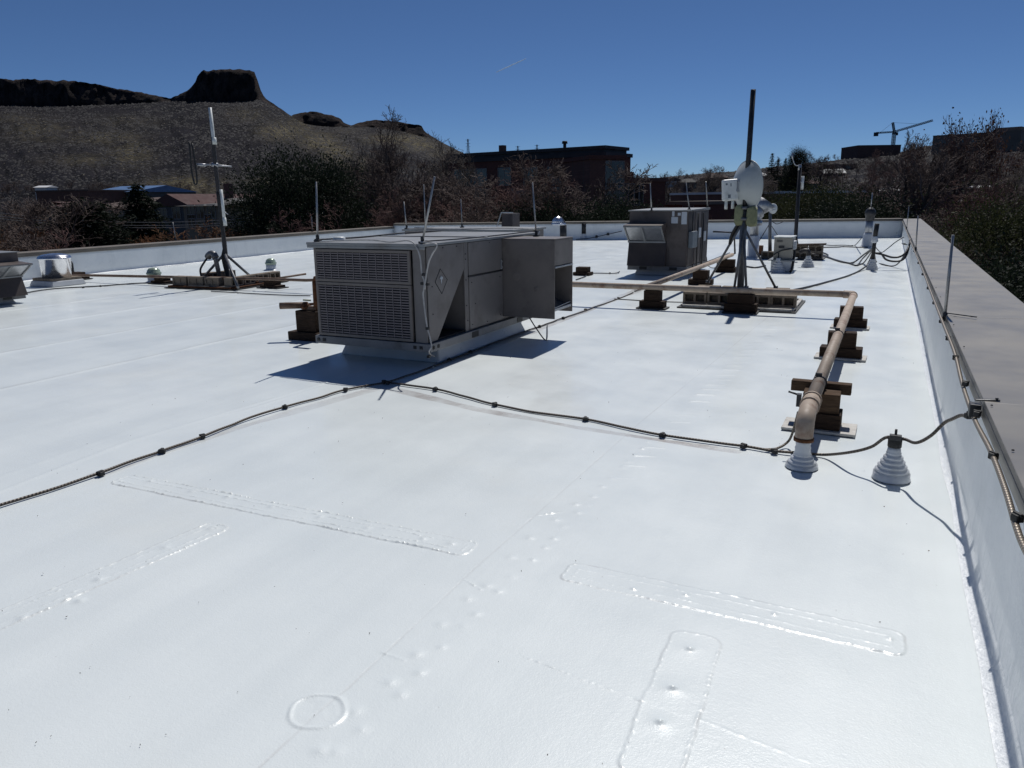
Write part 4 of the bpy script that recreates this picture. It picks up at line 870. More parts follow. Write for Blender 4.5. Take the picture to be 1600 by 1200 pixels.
# ------------------------------------------------------------------ conductors and cables
def clips(par, pts, s=(.05, .034, .03), z=None):
    for p in pts:
        m = MB(); p = Vector(p); d = .5; a = random.uniform(0, 3)
        R_ = Matrix.Rotation(a, 3, 'Z'); m.cbox(p, s, R_); m.cbox(p+Vector((0, 0, s[2]*.5)), (s[0]*.45, s[1]*1.3, s[2]*.45), R_); m.build('clip', M['black'], par, .004)
def cable(name, pts, r, label, cat='cable', m='cable', group=None, per=8, uv=False, wob=0., n=8):
    P = spline(pts, per)
    if wob: P = [p+Vector((mnoise.noise(p*3)*wob, mnoise.noise(p*3+Vector((9, 0, 0)))*wob, abs(mnoise.noise(p*2+Vector((0, 7, 0))))*wob*.5)) for p in P]
    return P, r, label, cat, m, group, uv, n
def mk(name, pts, r, label, cat='cable', m='cable', group=None, per=8, uv=False, wob=0., n=8, cl=(), clz=(.05, .034, .03)):
    P, r, label, cat, m, group, uv, n = cable(name, pts, r, label, cat, m, group, per, uv, wob, n)
    t = thing(name, P[len(P)//2], label, cat, group); MB().tube(P, r, n, True, uv).build('strand', M[m], t); clips(t, cl, clz); return t
gz_ = lambda l, z=.012: [gp(x, y, z) for x, y in l]
GC = 'braided lightning conductors'
mk('conductor_cable', gz_([(-200, 858), (-60, 812), (0, 790), (80, 764), (157, 740), (205, 721), (253, 705), (318, 682), (380, 657), (445, 636), (495, 622), (540, 609), (603, 597), (640, 586), (690, 568), (730, 553), (780, 533), (843, 510), (880, 497), (915, 485), (968, 466), (990, 457)], .013), .010, 'braided conductor running from the lower left past the large grey unit', 'cable', 'braid', GC, 8, True, .02, 10,
   gz_([(157, 740), (253, 705), (316, 682), (445, 636), (540, 609), (600, 597), (606, 598), (702, 562), (735, 550), (843, 510), (880, 497), (915, 484), (966, 466)], .018))
mk('conductor_cable', gz_([(992, 455), (1030, 441), (1070, 425), (1105, 409), (1140, 395)], .02), .012, 'conductor continuing beside the brown labelled unit', 'cable', 'braid', GC, 8, True, .02, 8, gz_([(1012, 447), (1075, 422), (1098, 412)], .02))
c2p = [(bc[0]-.05, bc[1], .278), (bc[0]+.05, bc[1], .278)]
wl = onX(1525, 662, .49); wq = [onX(1500, 650, .44), onX(1478, 657, .36), onX(1455, 680, .28)]
mk('conductor_cable', gz_([(603, 597), (640, 602), (680, 608), (725, 619), (773, 632), (840, 645), (915, 655), (975, 668), (1035, 680), (1100, 689), (1162, 697), (1205, 704)], .014)+gz_([(1250, 708), (1290, 711)], .02)+[(-.09, 5.39, .12), (.03, 5.34, .19)]+c2p+[(.27, 5.13, .31), (.34, 5.04, .39), (.4, 4.99, .49), (.43, 4.91, .54), (.46, 4.82, .59), (.475, 4.73, .61), (.48, 4.63, .63)], .0100, 'braided conductor crossing the roof towards the pipe boots and up to the right wall', 'cable', 'braid', GC, 8, True, .008, 10,
   gz_([(680, 608), (773, 632), (915, 655), (1035, 680), (1162, 697), (1210, 705)], .02)+[(.485, 4.63, .64)])
mk('conductor_cable', gz_([(1190, 702), (1212, 701)], .015)+[gp(1228, 693, .03), gp(1237, 680, .1), (PX0-.08, 5.62, .3)], .009, 'short conductor bonding the pipe elbow to the roof cable', 'cable', 'braid', GC, 6, True)
xw = XR-.07
wp = [onX(x, y, xw) for x, y in ((1640, 920), (1600, 850), (1572, 765), (1548, 705), (1525, 655), (1505, 600), (1490, 550), (1473, 500), (1455, 455), (1442, 420), (1430, 388))]
wp = [(xw+random.uniform(-.008, .008), p[1], min(max(p[2], .6), .76)) for p in wp]+[(xw, 30, .73), (xw, 37, .73)]
print('wall cable', [tuple(np.round(p, 2)) for p in wp])
mk('conductor_cable', wp, .0115, 'bright braided conductor fixed along the inner edge of the right wall', 'cable', 'braidb', GC, 10, True, .0, 10,
   [(xw, y, .735) for y in (2.9, 3.6, 4.3, 5.0, 5.8, 6.6, 7.5, 8.8, 10.2, 12, 14, 17, 21)], (.03, .03, .028))
m = MB()
for y in (2.75, 3.5, 4.25, 5.9, 6.9, 7.9, 8.8, 9.7, 10.8): m.lathe((.53, y, .797), [(.006, 0), (.005, .004), (.001, .006)], 8)
m.split('coping_screw', M['black'], parR)
yb_ = float(wl[1]); t = thing('cable_bracket', (.5, yb_, .75), 'small dark bracket holding the cable at the edge of the grey coping', 'bracket'); MB().cbox((.475, yb_, .735), (.05, .07, .07)).bar((.47, yb_, .788), (.58, yb_, .797), .022, .008).build('strap', M['dark'], t, .004); MB().lathe((.565, yb_, .8), [(.008, 0), (.007, .006), (.001, .008)], 8).build('bolt', M['dark'], t)
# rods on the right wall
for (x, y), (tx, ty), lb, foot in (((1475, 497), (1488, 367), 'nearest thin rod on the right wall coping', 1), ((1430, 393), (1434, 337), 'second rod along the right wall coping', 0), ((1416, 360), (1420, 322), 'farthest thin rod on the right wall', 0)):
    b = onX(x, y, .5); tt = onY(tx, ty, b[1]); t = rod((.505, b[1], .735), (tt[0]+.005, b[1], tt[2]), lb, .013)
    if foot: MB().bar((.51, b[1], .805), (.72, b[1]-.22, .812), .012, .008).build('foot_strap', M['dark'], t)
b = gp(275, 376, .69); rod((b[0], b[1], .69), far(270, 347, dep(b)), 'short rod on the tan coping of the left wall')
b = gp(488, 362, .69); rod((b[0], b[1], .69), far(487, 338, dep(b)), 'faint rod on the left wall beyond the dark pine', .01)
# data cables by the far right corner
z7 = lambda l, z=.02: [gp(1180+x/6.667, 320+y/6.667, z) for x, y in l]
GD = 'black cables near the far right corner'
hub_ = (bx, by, .55)
mk('data_cable', z7([(530, 468), (620, 490), (700, 498), (755, 520), (740, 535), (670, 540), (700, 520), (800, 560), (900, 590), (990, 606)])+[gp(1180+1050/6.667, 320+585/6.667, .05), gp(1180+1130/6.667, 320+520/6.667, .25), hub_], .022, 'black cable with a slack loop running from the blocks to the cabled boot', 'cable', 'cable', GD)
mk('data_cable', z7([(540, 475), (640, 505), (760, 550), (880, 590), (980, 608), (1060, 630)])+[gp(1180+1120/6.667, 320+560/6.667, .12), hub_], .02, 'black cable lying below the slack loop', 'cable', 'cable', GD)
mk('data_cable', z7([(1060, 630), (1120, 612)])+[gp(1180+1165/6.667, 320+560/6.667, .2), (bx-.02, by, .5)], .016, 'short black cable rising to the cabled boot', 'cable', 'cable', GD)
mk('data_cable', z7([(390, 888), (550, 855), (760, 800), (950, 745), (1080, 690)])+[gp(1180+1170/6.667, 320+620/6.667, .12), (bx-.02, by-.02, .42)], .02, 'long black cable sweeping across the roof to the cabled boot', 'cable', 'cable', GD)
wlx = .47; w0 = onX(1180+1585/6.667, 320+400/6.667, wlx); w0 = (wlx, min(w0[1], 24), .55)
D_ = by
for l, lb in (([(1230, 495), (1330, 520), (1420, 548), (1500, 545), (1560, 510)], 'upper black cable drooping from the boot to the right wall'), ([(1235, 498), (1310, 510), (1360, 570), (1440, 592), (1530, 580), (1580, 520)], 'lower black cable drooping from the boot to the right wall')):
    ps = [onY(1180+x/6.667, 320+y/6.667, by) for x, y in l]; ps = [(min(p[0], .47), by+.03*i, max(p[2], .03)) for i, p in enumerate(ps)]
    mk('data_cable', [hub_]+ps+[(.49, by+.4, .6), (.5, by+.8, .74)], .024, lb, 'cable', 'cable', GD)
mk('data_cable', [hub_]+z7([(1260, 590), (1330, 620), (1430, 638)])+[gp(1180+1500/6.667, 320+600/6.667, .15), (.47, by+.2, .5)], .016, 'thin black cable lying on the roof between boot and wall', 'cable', 'cable', GD)
mk('data_cable', [(bx, by, .6)]+[onY(1180+x/6.667, 320+y/6.667, by+1) for x, y in ((1310, 495), (1380, 455), (1460, 390), (1550, 335))], .012, 'thin grey cable rising from the boot to the wall top', 'cable', 'steel', GD)
mk('data_cable', z7([(530, 425), (680, 415), (800, 422), (920, 420), (1000, 425), (1040, 420)])+[gp(1180+1080/6.667, 320+380/6.667, .3), gp(1180+1110/6.667, 320+345/6.667, .5)], .016, 'pale cable crossing from the far mast to the domed flue', 'cable', 'steel', GD, cl=z7([(1010, 425)]))
mk('data_cable', z7([(530, 440), (700, 442), (860, 440), (920, 436), (1100, 442), (1170, 440)]), .018, 'dark cable along the roof in front of the domed flue', 'cable', 'cable', GD, cl=z7([(920, 436)]))
# other runs across the roof
mk('roof_wire', gz_([(880, 446), (925, 445), (960, 446), (1005, 446), (1022, 446)], .02), .012, 'dark wire crossing behind the peach pipe', 'cable', 'cable', None, 6, cl=gz_([(930, 445), (1018, 446)], .02))
mk('roof_wire', gz_([(900, 437), (914, 432), (922, 427), (960, 427), (968, 424)], .02), .012, 'thin wire from the low block to the brown labelled unit', 'cable', 'cable', None, 6, cl=gz_([(920, 428), (953, 427)], .02))
mk('roof_wire', gz_([(960, 467), (1010, 470), (1060, 472), (1110, 472)], .012), .008, 'thin wire from the conductor towards the block weighted base', 'cable', 'cable', None, 6)
mk('roof_wire', gz_([(1165, 416), (1180, 418), (1196, 415)], .02), .02, 'dark wire between the flue and the beige cabinet', 'cable', 'cable', None, 6)
mk('roof_wire', gz_([(20, 462), (75, 452), (155, 447), (230, 442), (300, 444)], .02), .014, 'dark wire running along the left side of the roof', 'cable', 'cable', None, 6, cl=gz_([(157, 447), (130, 449)], .02))
mk('roof_wire', gz_([(330, 455), (400, 459), (440, 461), (485, 462)], .02), .01, 'thin wire from the left mast base towards the large grey unit', 'cable', 'cable', None, 6)
mk('roof_wire', [(ux0, uy0+.4, 1.28), gp(826, 360, 1.2), gp(836, 368, 1.33)], .01, 'sagging wire between the unit top and the side hood', 'cable', 'cable', None, 6)
cl_ = [gp(x, y, .1) for x, y in ((920, 370), (932, 368), (950, 366), (968, 361))]; D_ = 33
fw_ = [far(x, y, dep(gp(912, 375))-.3) for x, y in ((900, 374), (915, 373), (932, 370), (950, 366), (972, 361))]
mk('roof_wire', fw_, .016, 'dark wire climbing along the far wall', 'cable', 'cable', None, 6, cl=[fw_[2], fw_[3]], clz=(.12, .06, .1))
a_ = onX(470, 366, xleft(22)+.05)
wv = [far(x, y, dep(gp(461, 392))) for x, y in ((468, 366), (463, 374), (461, 384), (461, 391))]
mk('roof_wire', wv, .02, 'short dark wire hanging down the left wall', 'cable', 'cable', None, 6)
# ------------------------------------------------------------------ land
GZ = -7.0
SKY = [(-900, 130, 168, 850, 250), (-400, 128, 168, 850, 250), (0, 124, 165, 830, 250), (60, 124, 166, 830, 250), (120, 127, 165, 830, 250), (180, 137, 163, 830, 250), (230, 146, 160, 820, 250), (268, 153, 159, 800, 250), (282, 147, 158, 780, 250), (296, 140, 158, 770, 250),
 (305, 128, 158, 760, 250), (310, 115, 158, 755, 250), (316, 110, 158, 755, 250), (335, 109, 159, 755, 250), (357, 107, 159, 755, 250), (388, 110, 158, 755, 250), (398, 113, 156, 755, 250), (402, 124, 156, 757, 250), (406, 139, 156, 760, 250), (413, 153, 159, 765, 250), (440, 171, 175, 790, 250), (455, 181, 182, 850, 250),
 (470, 176, 192, 1000, 260), (490, 174, 196, 1000, 260), (515, 179, 198, 1000, 260), (532, 185, 198, 1000, 260), (538, 192, 198, 1000, 260), (548, 196, 198, 1000, 260), (562, 191, 198, 1020, 260), (585, 187, 199, 1020, 260), (612, 189, 203, 1020, 260), (640, 193, 209, 1020, 260), (658, 196, 213, 1020, 260), (664, 206, 214, 1020, 260),
 (690, 222, 223, 1040, 260), (725, 240, 240, 1080, 260), (765, 247, 247, 1150, 260), (860, 262, 262, 1150, 240), (930, 276, 276, 1000, 200), (980, 283, 283, 800, 150), (1040, 277, 277, 650, 120), (1100, 271, 271, 600, 110), (1160, 267, 267, 560, 100), (1200, 262, 262, 540, 95), (1260, 256, 256, 520, 95), (1310, 250, 250, 520, 95), (1340, 245, 245, 520, 95), (1400, 240, 240, 520, 95), (1440, 230, 230, 520, 95), (1500, 222, 222, 520, 95), (1600, 214, 214, 520, 95), (2000, 205, 205, 520, 95), (2600, 205, 205, 520, 95)]
SK = np.array(SKY, float); CX = np.maximum.accumulate([float((ray(q[0], q[1]) @ RT)/(ray(q[0], q[1]) @ HD)) for q in SKY])+np.arange(len(SKY))*1e-7
def skyv(c): return [np.interp(c, CX, SK[:, k]) for k in range(1, 5)]
def elev(c, y):   # height per metre of forward distance seen at row y along bearing c
    y = np.broadcast_to(np.asarray(y, float), c.shape)
    a0 = -(y-600)*(U2@RT); a1 = R2@RT; b0 = FPX*(FW@HD)-(y-600)*(U2@HD); b1 = R2@HD; px = 800+(c*b0-a0)/(a1-c*b1)
    d = FW[None, :]*FPX + R2[None, :]*(px-800)[:, None] - U2[None, :]*(y-600)[:, None]
    return d[:, 2]/(d @ HD)
def bpos(c, D): return np.stack([RT[0]*c*D+HD[0]*D, RT[1]*c*D+HD[1]*D], -1)
def land(c, D):
    c = np.atleast_1d(np.asarray(c, float)); D = np.atleast_1d(np.asarray(D, float))
    yt, yc, Dc, D0 = skyv(c); zs = EYE+elev(c, yt)*(Dc+12); zc = EYE+elev(c, yc)*Dc
    t = np.clip((D-D0)/(Dc-D0), 0, 1)
    z = GZ + (zc-GZ)*(t**1.22)
    P = bpos(c, D)
    g_ = vnoise(c*60, D*.012, 1, 61)*.55 + vnoise(c*150, D*.03, 1, 62)*.3 + vnoise(c*400, D*.08, 1, 63)*.15 - .5
    z = z + g_*sst(0, .35, t)*sst(1.0, .8, t)*7*np.clip((zc-GZ)/120, .12, 1)
    tc = np.clip((D-Dc)/12, 0, 1); z = z + (zs-zc)*np.power(tc, .9)
    back = np.clip((D-Dc-120)/500, 0, 1); z = z - back*back*np.maximum(zs, 0)*.4
    return z
def gz(x, y):
    p = np.array([x, y]); D = p @ HD[:2]; L = p @ RT[:2]
    return GZ if D < 40 else float(land(L/D, D)[0])
def hit(px, y, lo=60, hi=1200):
    d = ray(px, y)
    for D in np.arange(lo, hi, 4.):
        p = EC + d*(D/(d@HD))
        if gz(p[0], p[1]) >= p[2]: return p, D
    return EC + d*(hi/(d@HD)), hi
cs = np.concatenate([np.arange(-1500, -100, 28), np.arange(-100, 1700, 3.6), np.arange(1700, 3000, 28)]); cc = (cs-800)/1226.
tt = np.concatenate([np.linspace(0, 1, 90)**1.0, [1.0]])
rows = []
yt, yc, Dc, D0 = skyv(cc)
for t in np.linspace(0, 1, 110): rows.append(D0+(Dc-D0)*t)
for k in range(1, 9): rows.append(Dc+12*k/8)
for k in (40, 80, 140, 240, 400, 620): rows.append(Dc+k)
Dg = np.array(rows); cg = np.broadcast_to(cc, Dg.shape)
zg = land(cg.ravel(), Dg.ravel()).reshape(Dg.shape)
crag = (vnoise(cg*55, zg*.05, 1, 71)-.5)*7 + (vnoise(cg*150, zg*.13, 1, 72)-.5)*4.5 + (vnoise(cg*330, zg*.3, 1, 73)-.5)*2.5
zg = zg + np.where(np.array([Dg[i] > Dc+7 for i in range(len(rows))]), (vnoise(cg*110, zg*0, 1, 77)-.5)*1.6+(vnoise(cg*420, zg*0, 1, 78)-.5)*1.4, 0)*np.clip((zg-60)/60, 0, 1)
incl = (np.array([Dg[i] > Dc+1 for i in range(len(rows))])) & (np.array([Dg[i] < Dc+11 for i in range(len(rows))]))
Dg2 = Dg + np.where(incl, crag*np.clip((zg-40)/60, 0, 1), 0)
pg = np.concatenate([bpos(cg.ravel(), Dg2.ravel()), zg.ravel()[:, None]], 1)
pg[:len(cc), 2] = GZ-.4
nr, ncol = Dg.shape; ii = np.arange(nr-1)[:, None]*ncol+np.arange(ncol-1)[None, :]
qf = np.stack([ii, ii+1, ii+ncol+1, ii+ncol], -1).reshape(-1, 4)
me = bpy.data.meshes.new('hills'); me.vertices.add(len(pg)); me.vertices.foreach_set('co', pg.ravel()); me.loops.add(len(qf)*4); me.loops.foreach_set('vertex_index', qf.ravel().astype(np.int32))
me.polygons.add(len(qf)); me.polygons.foreach_set('loop_start', np.arange(0, len(qf)*4, 4, dtype=np.int32)); me.polygons.foreach_set('loop_total', np.full(len(qf), 4, np.int32)); me.polygons.foreach_set('use_smooth', np.ones(len(qf), bool))
RK = ((Dg > Dc+.5) & (Dg < Dc+60)).ravel()*np.clip((np.broadcast_to((EYE+elev(cc, yt)*(Dc+12))-(EYE+elev(cc, yc)*Dc), Dg.shape).ravel()-1.5)/4, 0, 1)
ra = me.attributes.new('rock', 'FLOAT', 'POINT'); ra.data.foreach_set('value', RK.astype(np.float32))
GR = np.zeros(len(pg)); vv = pg-EC; Dn = vv@FW; pxv = 800+FPX*(vv@R2)/Dn; pyv = 600-FPX*(vv@U2)/Dn
GRZ = [(60, 205, 60, 20, .35), (165, 215, 60, 12, .5), (205, 240, 35, 20, .6), (130, 250, 60, 10, .4), (290, 290, 60, 14, .95), (225, 290, 40, 8, .5), (445, 205, 40, 14, .9), (470, 190, 20, 14, .6), (500, 222, 30, 14, 1), (525, 240, 24, 14, .95), (560, 260, 50, 14, .6), (620, 218, 50, 8, 1), (660, 228, 30, 8, .9), (690, 240, 24, 8, .6), (385, 180, 30, 12, .4), (540, 205, 30, 6, .25), (420, 285, 40, 10, .6), (20, 185, 60, 8, .3), (200, 190, 60, 10, .25)]
for gx, gy, sx, sy, am in GRZ:
    GR = np.maximum(GR, am*np.exp(-((pxv-gx)/sx)**2-((pyv-gy)/sy)**2))
ga = me.attributes.new('grass', 'FLOAT', 'POINT'); ga.data.foreach_set('value', GR.astype(np.float32))
me.update()
n = NB('hillside'); co_ = n.co()
scr = n.ramp(n.noise(.03, 9, .68, co_, False), [(.36, (.008, .0077, .0107)), (.54, (.015, .0138, .0185)), (.7, (.025, .0225, .0265)), (.8, (.05, .045, .042))])
fine = n.ramp(n.noise(.33, 6, .8, co_, False), [(.38, .35), (.5, .9), (.64, 1.7)])
scr = n.mix(1., scr, fine, 'MULTIPLY')
ga_ = n.n('Attribute', attribute_name='grass'); gm = n.math('MULTIPLY', ga_.outputs['Fac'], n.ramp(n.noise(.1, 6, .75, co_, False), [(.4, .1), (.54, 1.)]))
scr = n.mix(gm, scr, n.mix(1., fine, (.155, .132, .075), 'MULTIPLY'))
geo = n.n('NewGeometry'); sp = n.n('SeparateXYZ'); n.l(geo.outputs['Normal'], sp.inputs[0])
stp = n.ramp(n.math('ABSOLUTE', sp.outputs[2]), [(.45, 1.), (.68, 0.)])
rock = n.ramp(n.noise(.16, 8, .75, n.co('Object', (1, 1, .3)), False), [(.38, (.008, .007, .008)), (.5, (.03, .024, .023)), (.64, (.07, .05, .042))])
ra_ = n.n('Attribute', attribute_name='rock'); stp = n.math('MAXIMUM', n.math('MULTIPLY', stp, 0.), ra_.outputs['Fac'])
M['hill'] = n.fin(n.mix(stp, scr, rock), .95, 0, n.bump(n.noise(.25, 7, .75, co_, False), .9, 3.), .1)
me.materials.append(M['hill']); o = bpy.data.objects.new('hills', me); COL.objects.link(o); struct(o)
M['soil'] = pm('winter_ground', (.075, .062, .045), (.04, .034, .028), .08, .95, 0, .5, 1.2, .1, .1, (.05, .052, .03), .2)
m = MB(); S = 6000; m.add([(-S, -S, GZ-.12), (S, -S, GZ-.12), (S, S, GZ-.12), (-S, S, GZ-.12)], [(0, 1, 2, 3)]); struct(m.build('ground', M['soil']))

# scrub and dry tufts on the slopes, nobody could count them
OV = np.array([(1, 0, 0), (0, 1, 0), (-1, 0, 0), (0, -1, 0), (0, 0, 1.), (.6, .6, .5)]); OF = np.array([(0, 5, 4), (5, 1, 4), (1, 2, 4), (2, 3, 4), (3, 0, 4)])
def tufts(name, label, K, cut, seed, s0, s1, fl, mat, gr=False):
    c_ = RNG.uniform((-150-800)/1226, (1750-800)/1226, K); yt, yc, Dc, D0 = skyv(c_); t_ = RNG.uniform(.02, 1.0, K)**.8; Dd = D0+(Dc-D0)*t_
    ok_ = vnoise(c_*38, Dd*.07, 1, seed)*.6+vnoise(c_*140, Dd*.2, 1, seed+1)*.4 > cut; c_ = c_[ok_]; Dd = Dd[ok_]; k = len(c_)
    zz = land(c_, Dd); bp = bpos(c_, Dd)
    if gr:   # grass grows on the open benches only
        pz_ = np.concatenate([bp, zz[:, None]], 1)-EC; py_ = 600-FPX*(pz_@U2)/(pz_@FW); px_ = 800+FPX*(pz_@R2)/(pz_@FW); g = np.full(k, .03)
        for gx, gy, sx, sy, am in GRZ: g = np.maximum(g, am*np.exp(-((px_-gx)/sx)**2-((py_-gy)/sy)**2))
        ok_ = RNG.random(k) < g; c_ = c_[ok_]; Dd = Dd[ok_]; zz = zz[ok_]; bp = bp[ok_]; k = len(c_)
    sz = RNG.uniform(s0, s1, k)*(.6+.6*(Dd/800))
    V_ = OV[None]*sz[:, None, None]*RNG.uniform(.6, 1.3, (k, 6, 3))*np.array([1, 1, fl]) + np.concatenate([bp, (zz-.2)[:, None]], 1)[:, None, :]
    F_ = (OF[None]+6*np.arange(k)[:, None, None]).reshape(-1, 3); V_ = V_.reshape(-1, 3)
    me = bpy.data.meshes.new(name); me.vertices.add(len(V_)); me.vertices.foreach_set('co', V_.ravel()); me.loops.add(F_.size); me.loops.foreach_set('vertex_index', F_.ravel().astype(np.int32)); me.polygons.add(len(F_)); me.polygons.foreach_set('loop_start', np.arange(0, F_.size, 3, dtype=np.int32)); me.polygons.foreach_set('loop_total', np.full(len(F_), 3, np.int32)); me.update()
    me.materials.append(mat); o = bpy.data.objects.new(name, me); COL.objects.link(o); tag(o, label, 'scrub', kind='stuff')
M['scrub'] = pm('scrub', (.026, .024, .025), (.01, .0095, .012), .05, .95); M['tuft'] = pm('dry_tuft', (.15, .125, .08), (.07, .06, .045), .05, .95)
tufts('hillside_scrub', 'dark scrub dotted over the hill slopes', 70000, .4, 81, .35, 1.2, .8, M['scrub'])
tufts('dry_grass', 'pale dry grass tufts between the scrub on the hill slopes', 60000, .4, 91, .3, .95, .5, M['tuft'], True)

# ------------------------------------------------------------------ trees
def bark(name, c, c2): return pm(name, c, c2, 3, .9, 0, .4, 14, .03, .1)
M['bark'] = bark('bark', (.06, .05, .044), (.03, .026, .024)); M['twig'] = pm('twig', (.145, .11, .096), (.08, .061, .055), .5, .8, 0, 0, 30, .004, .15)
M['twigr'] = pm('red_twig', (.185, .11, .095), (.105, .062, .056), .4, .8, 0, 0, 30, .004, .15); M['twigp'] = pm('pale_twig', (.2, .165, .14), (.1, .085, .072), .4, .8, 0, 0, 30, .004, .15)
M['twigo'] = pm('rust_twig', (.19, .095, .05), (.1, .052, .03), .5, .8, 0, 0, 30, .004, .15)
def leafm(name, a, b):
    n = NB(name); f = n.noise(.9, 4, .6); f2 = n.noise(9, 2)
    col = n.mix(n.ramp(f2, [(.3, .2), (.7, .9)]), n.ramp(f, [(.3, b), (.7, a)]), a)
    n.fin(col, .7, 0, None, .15); tr = n.n('BsdfTranslucent'); n.l(col, tr.inputs[0]); mx_ = n.n('MixShader'); mx_.inputs[0].default_value = .25
    out = [x for x in n.t.nodes if x.type == 'OUTPUT_MATERIAL'][0]; n.l(n.b.outputs[0], mx_.inputs[1]); n.l(tr.outputs[0], mx_.inputs[2]); n.l(mx_.outputs[0], out.inputs[0]); return n.m
M['needle'] = leafm('needles', (.017, .025, .015), (.008, .012, .008)); M['needleg'] = leafm('green_needles', (.043, .049, .019), (.019, .023, .01)); M['leafb'] = leafm('brown_leaves', (.1, .055, .035), (.05, .03, .021)); M['leafd'] = leafm('dark_leaves', (.03, .028, .018), (.014, .014, .01))

def bare(seed, H=10., spread=.5, nl=(7, 5, 5, 5, 3), fork=.3, up=.12, r0=.2, tw=.008, leaf=0, stems=1, droop=0.):
    rs = random.Random(seed); T_ = MB(); C_ = MB(); tips = []
    def branch(p, d, L, r, lv):
        ns = (6, 5, 4, 3, 2, 2)[lv]; P = [p]; dd = d.copy(); Rr = [r]
        for i in range(ns):
            w = (.08, .16, .2, .26, .3, .3)[lv]
            dd = (dd + Vector((rs.gauss(0, w), rs.gauss(0, w), rs.gauss(0, w)+up*(1 if lv else .3)-droop*(lv > 2)))).normalized()
            P.append(P[-1]+dd*(L/ns)); Rr.append(max(tw, r*(1-.72*(i+1)/ns)))
        (T_ if lv <= 1 else C_).tube(P, Rr, (8, 6, 4, 3, 3, 3)[lv], False)
        if lv >= len(nl): tips.append(P[-1]); return
        k = nl[lv]
        for j in range(k):
            f = (fork if lv == 0 else .25)+(1-(fork if lv == 0 else .25))*(j+rs.random())/k; f = min(f, .999); i = int(f*ns); q = P[i].lerp(P[i+1], f*ns-i)
            dirp = (P[min(i+1, ns)]-P[i]).normalized(); ax_ = dirp.orthogonal().normalized(); ax_ = Matrix.Rotation(rs.uniform(0, 6.283), 3, dirp) @ ax_
            ang = rs.uniform(.45, 1.0)*(spread*1.7 if lv == 0 else 1.)*(1.1-.35*f); nd = (dirp*math.cos(ang)+ax_*math.sin(ang)).normalized()
            branch(q, nd, L*rs.uniform(.5, .75)*(1.15-.45*f if lv == 0 else 1-.3*f), max(tw, r*(1-.6*f)*(.66 if lv < 2 else .55)), lv+1)
    for s in range(stems):
        a = rs.uniform(0, 6.28); d0 = Vector((math.cos(a)*.35*(stems > 1), math.sin(a)*.35*(stems > 1), 1)).normalized()
        branch(Vector((rs.gauss(0, .15)*(stems > 1), rs.gauss(0, .15)*(stems > 1), -.3)), d0, H*(.6 if stems == 1 else .5)*rs.uniform(.9, 1.1), r0, 0)
    if leaf:
        Lf = MB()
        for p in tips:
            for _ in range(leaf):
                q = p+Vector((rs.gauss(0, .12), rs.gauss(0, .12), rs.gauss(0, .12))); s = rs.uniform(.05, .11)
                a = Vector((rs.gauss(0, 1), rs.gauss(0, 1), rs.gauss(0, 1))).normalized()*s; b = a.orthogonal().normalized()*s*.7
                Lf.add([q-a, q+b, q+a, q-b], [(0, 1, 2, 3)])
    else: Lf = None
    zmax = max(v[2] for v in C_.v); return T_, C_, Lf, zmax
def conifer(seed, H=10., base=.34, nb=26, per=9, clump=.5, cone=True, fine=1, ex=.8):
    rs = random.Random(seed); T_ = MB(); C_ = MB()
    T_.tube([(0, 0, -.3), (.02, .01, H*.5), (0, 0, H*.96)], [.16, .1, .015], 8, False)
    for i in range(nb):
        f = (i+.5)/nb; z = H*(.08+.9*f); R_ = H*base*((1-f)**ex if cone else math.sqrt(max(.02, 1-(2*f-.85)**2*.8)))*rs.uniform(.75, 1.15)
        for j in range(per):
            a = 6.283*j/per+rs.uniform(-.3, .3)+i*.7; Lr = R_*rs.uniform(.65, 1.15); dr = rs.uniform(-.35, -.05) if cone else rs.uniform(-.1, .5)
            d = Vector((math.cos(a), math.sin(a), dr)).normalized(); p0 = Vector((0, 0, z))
            T_.tube([p0, p0+d*Lr*.5, p0+d*Lr*.9+Vector((0, 0, .06*Lr))], [.03, .02, .008], 3, False)
            nn = max(4, int(11*fine*Lr/1.6))
            for k in range(nn):
                g_ = (k+rs.random())/nn; q = p0+d*Lr*(.2+.85*g_)+Vector((rs.gauss(0, .12), rs.gauss(0, .12), rs.gauss(0, .08)+.06*g_*Lr))*clump*2
                for _ in range(3):
                    s = rs.uniform(.1, .24)*(H/10)/math.sqrt(fine); t = (d+Vector((rs.gauss(0, .7), rs.gauss(0, .7), rs.gauss(0, .5)))).normalized(); b = t.cross(Vector((rs.gauss(0, 1), rs.gauss(0, 1), rs.gauss(0, 1)))).normalized()
                    C_.add([q-t*s, q+b*s*.32, q+t*s*1.2, q-b*s*.32], [(0, 1, 2, 3)])
    for k in range(30): q = Vector((rs.gauss(0, .06), rs.gauss(0, .06), H*rs.uniform(.93, 1.0))); t = Vector((rs.gauss(0, .3), rs.gauss(0, .3), 1)).normalized()*.12; b = t.orthogonal().normalized()*.04; C_.add([q-t, q+b, q+t, q-b], [(0, 1, 2, 3)])
    return T_, C_, None, H
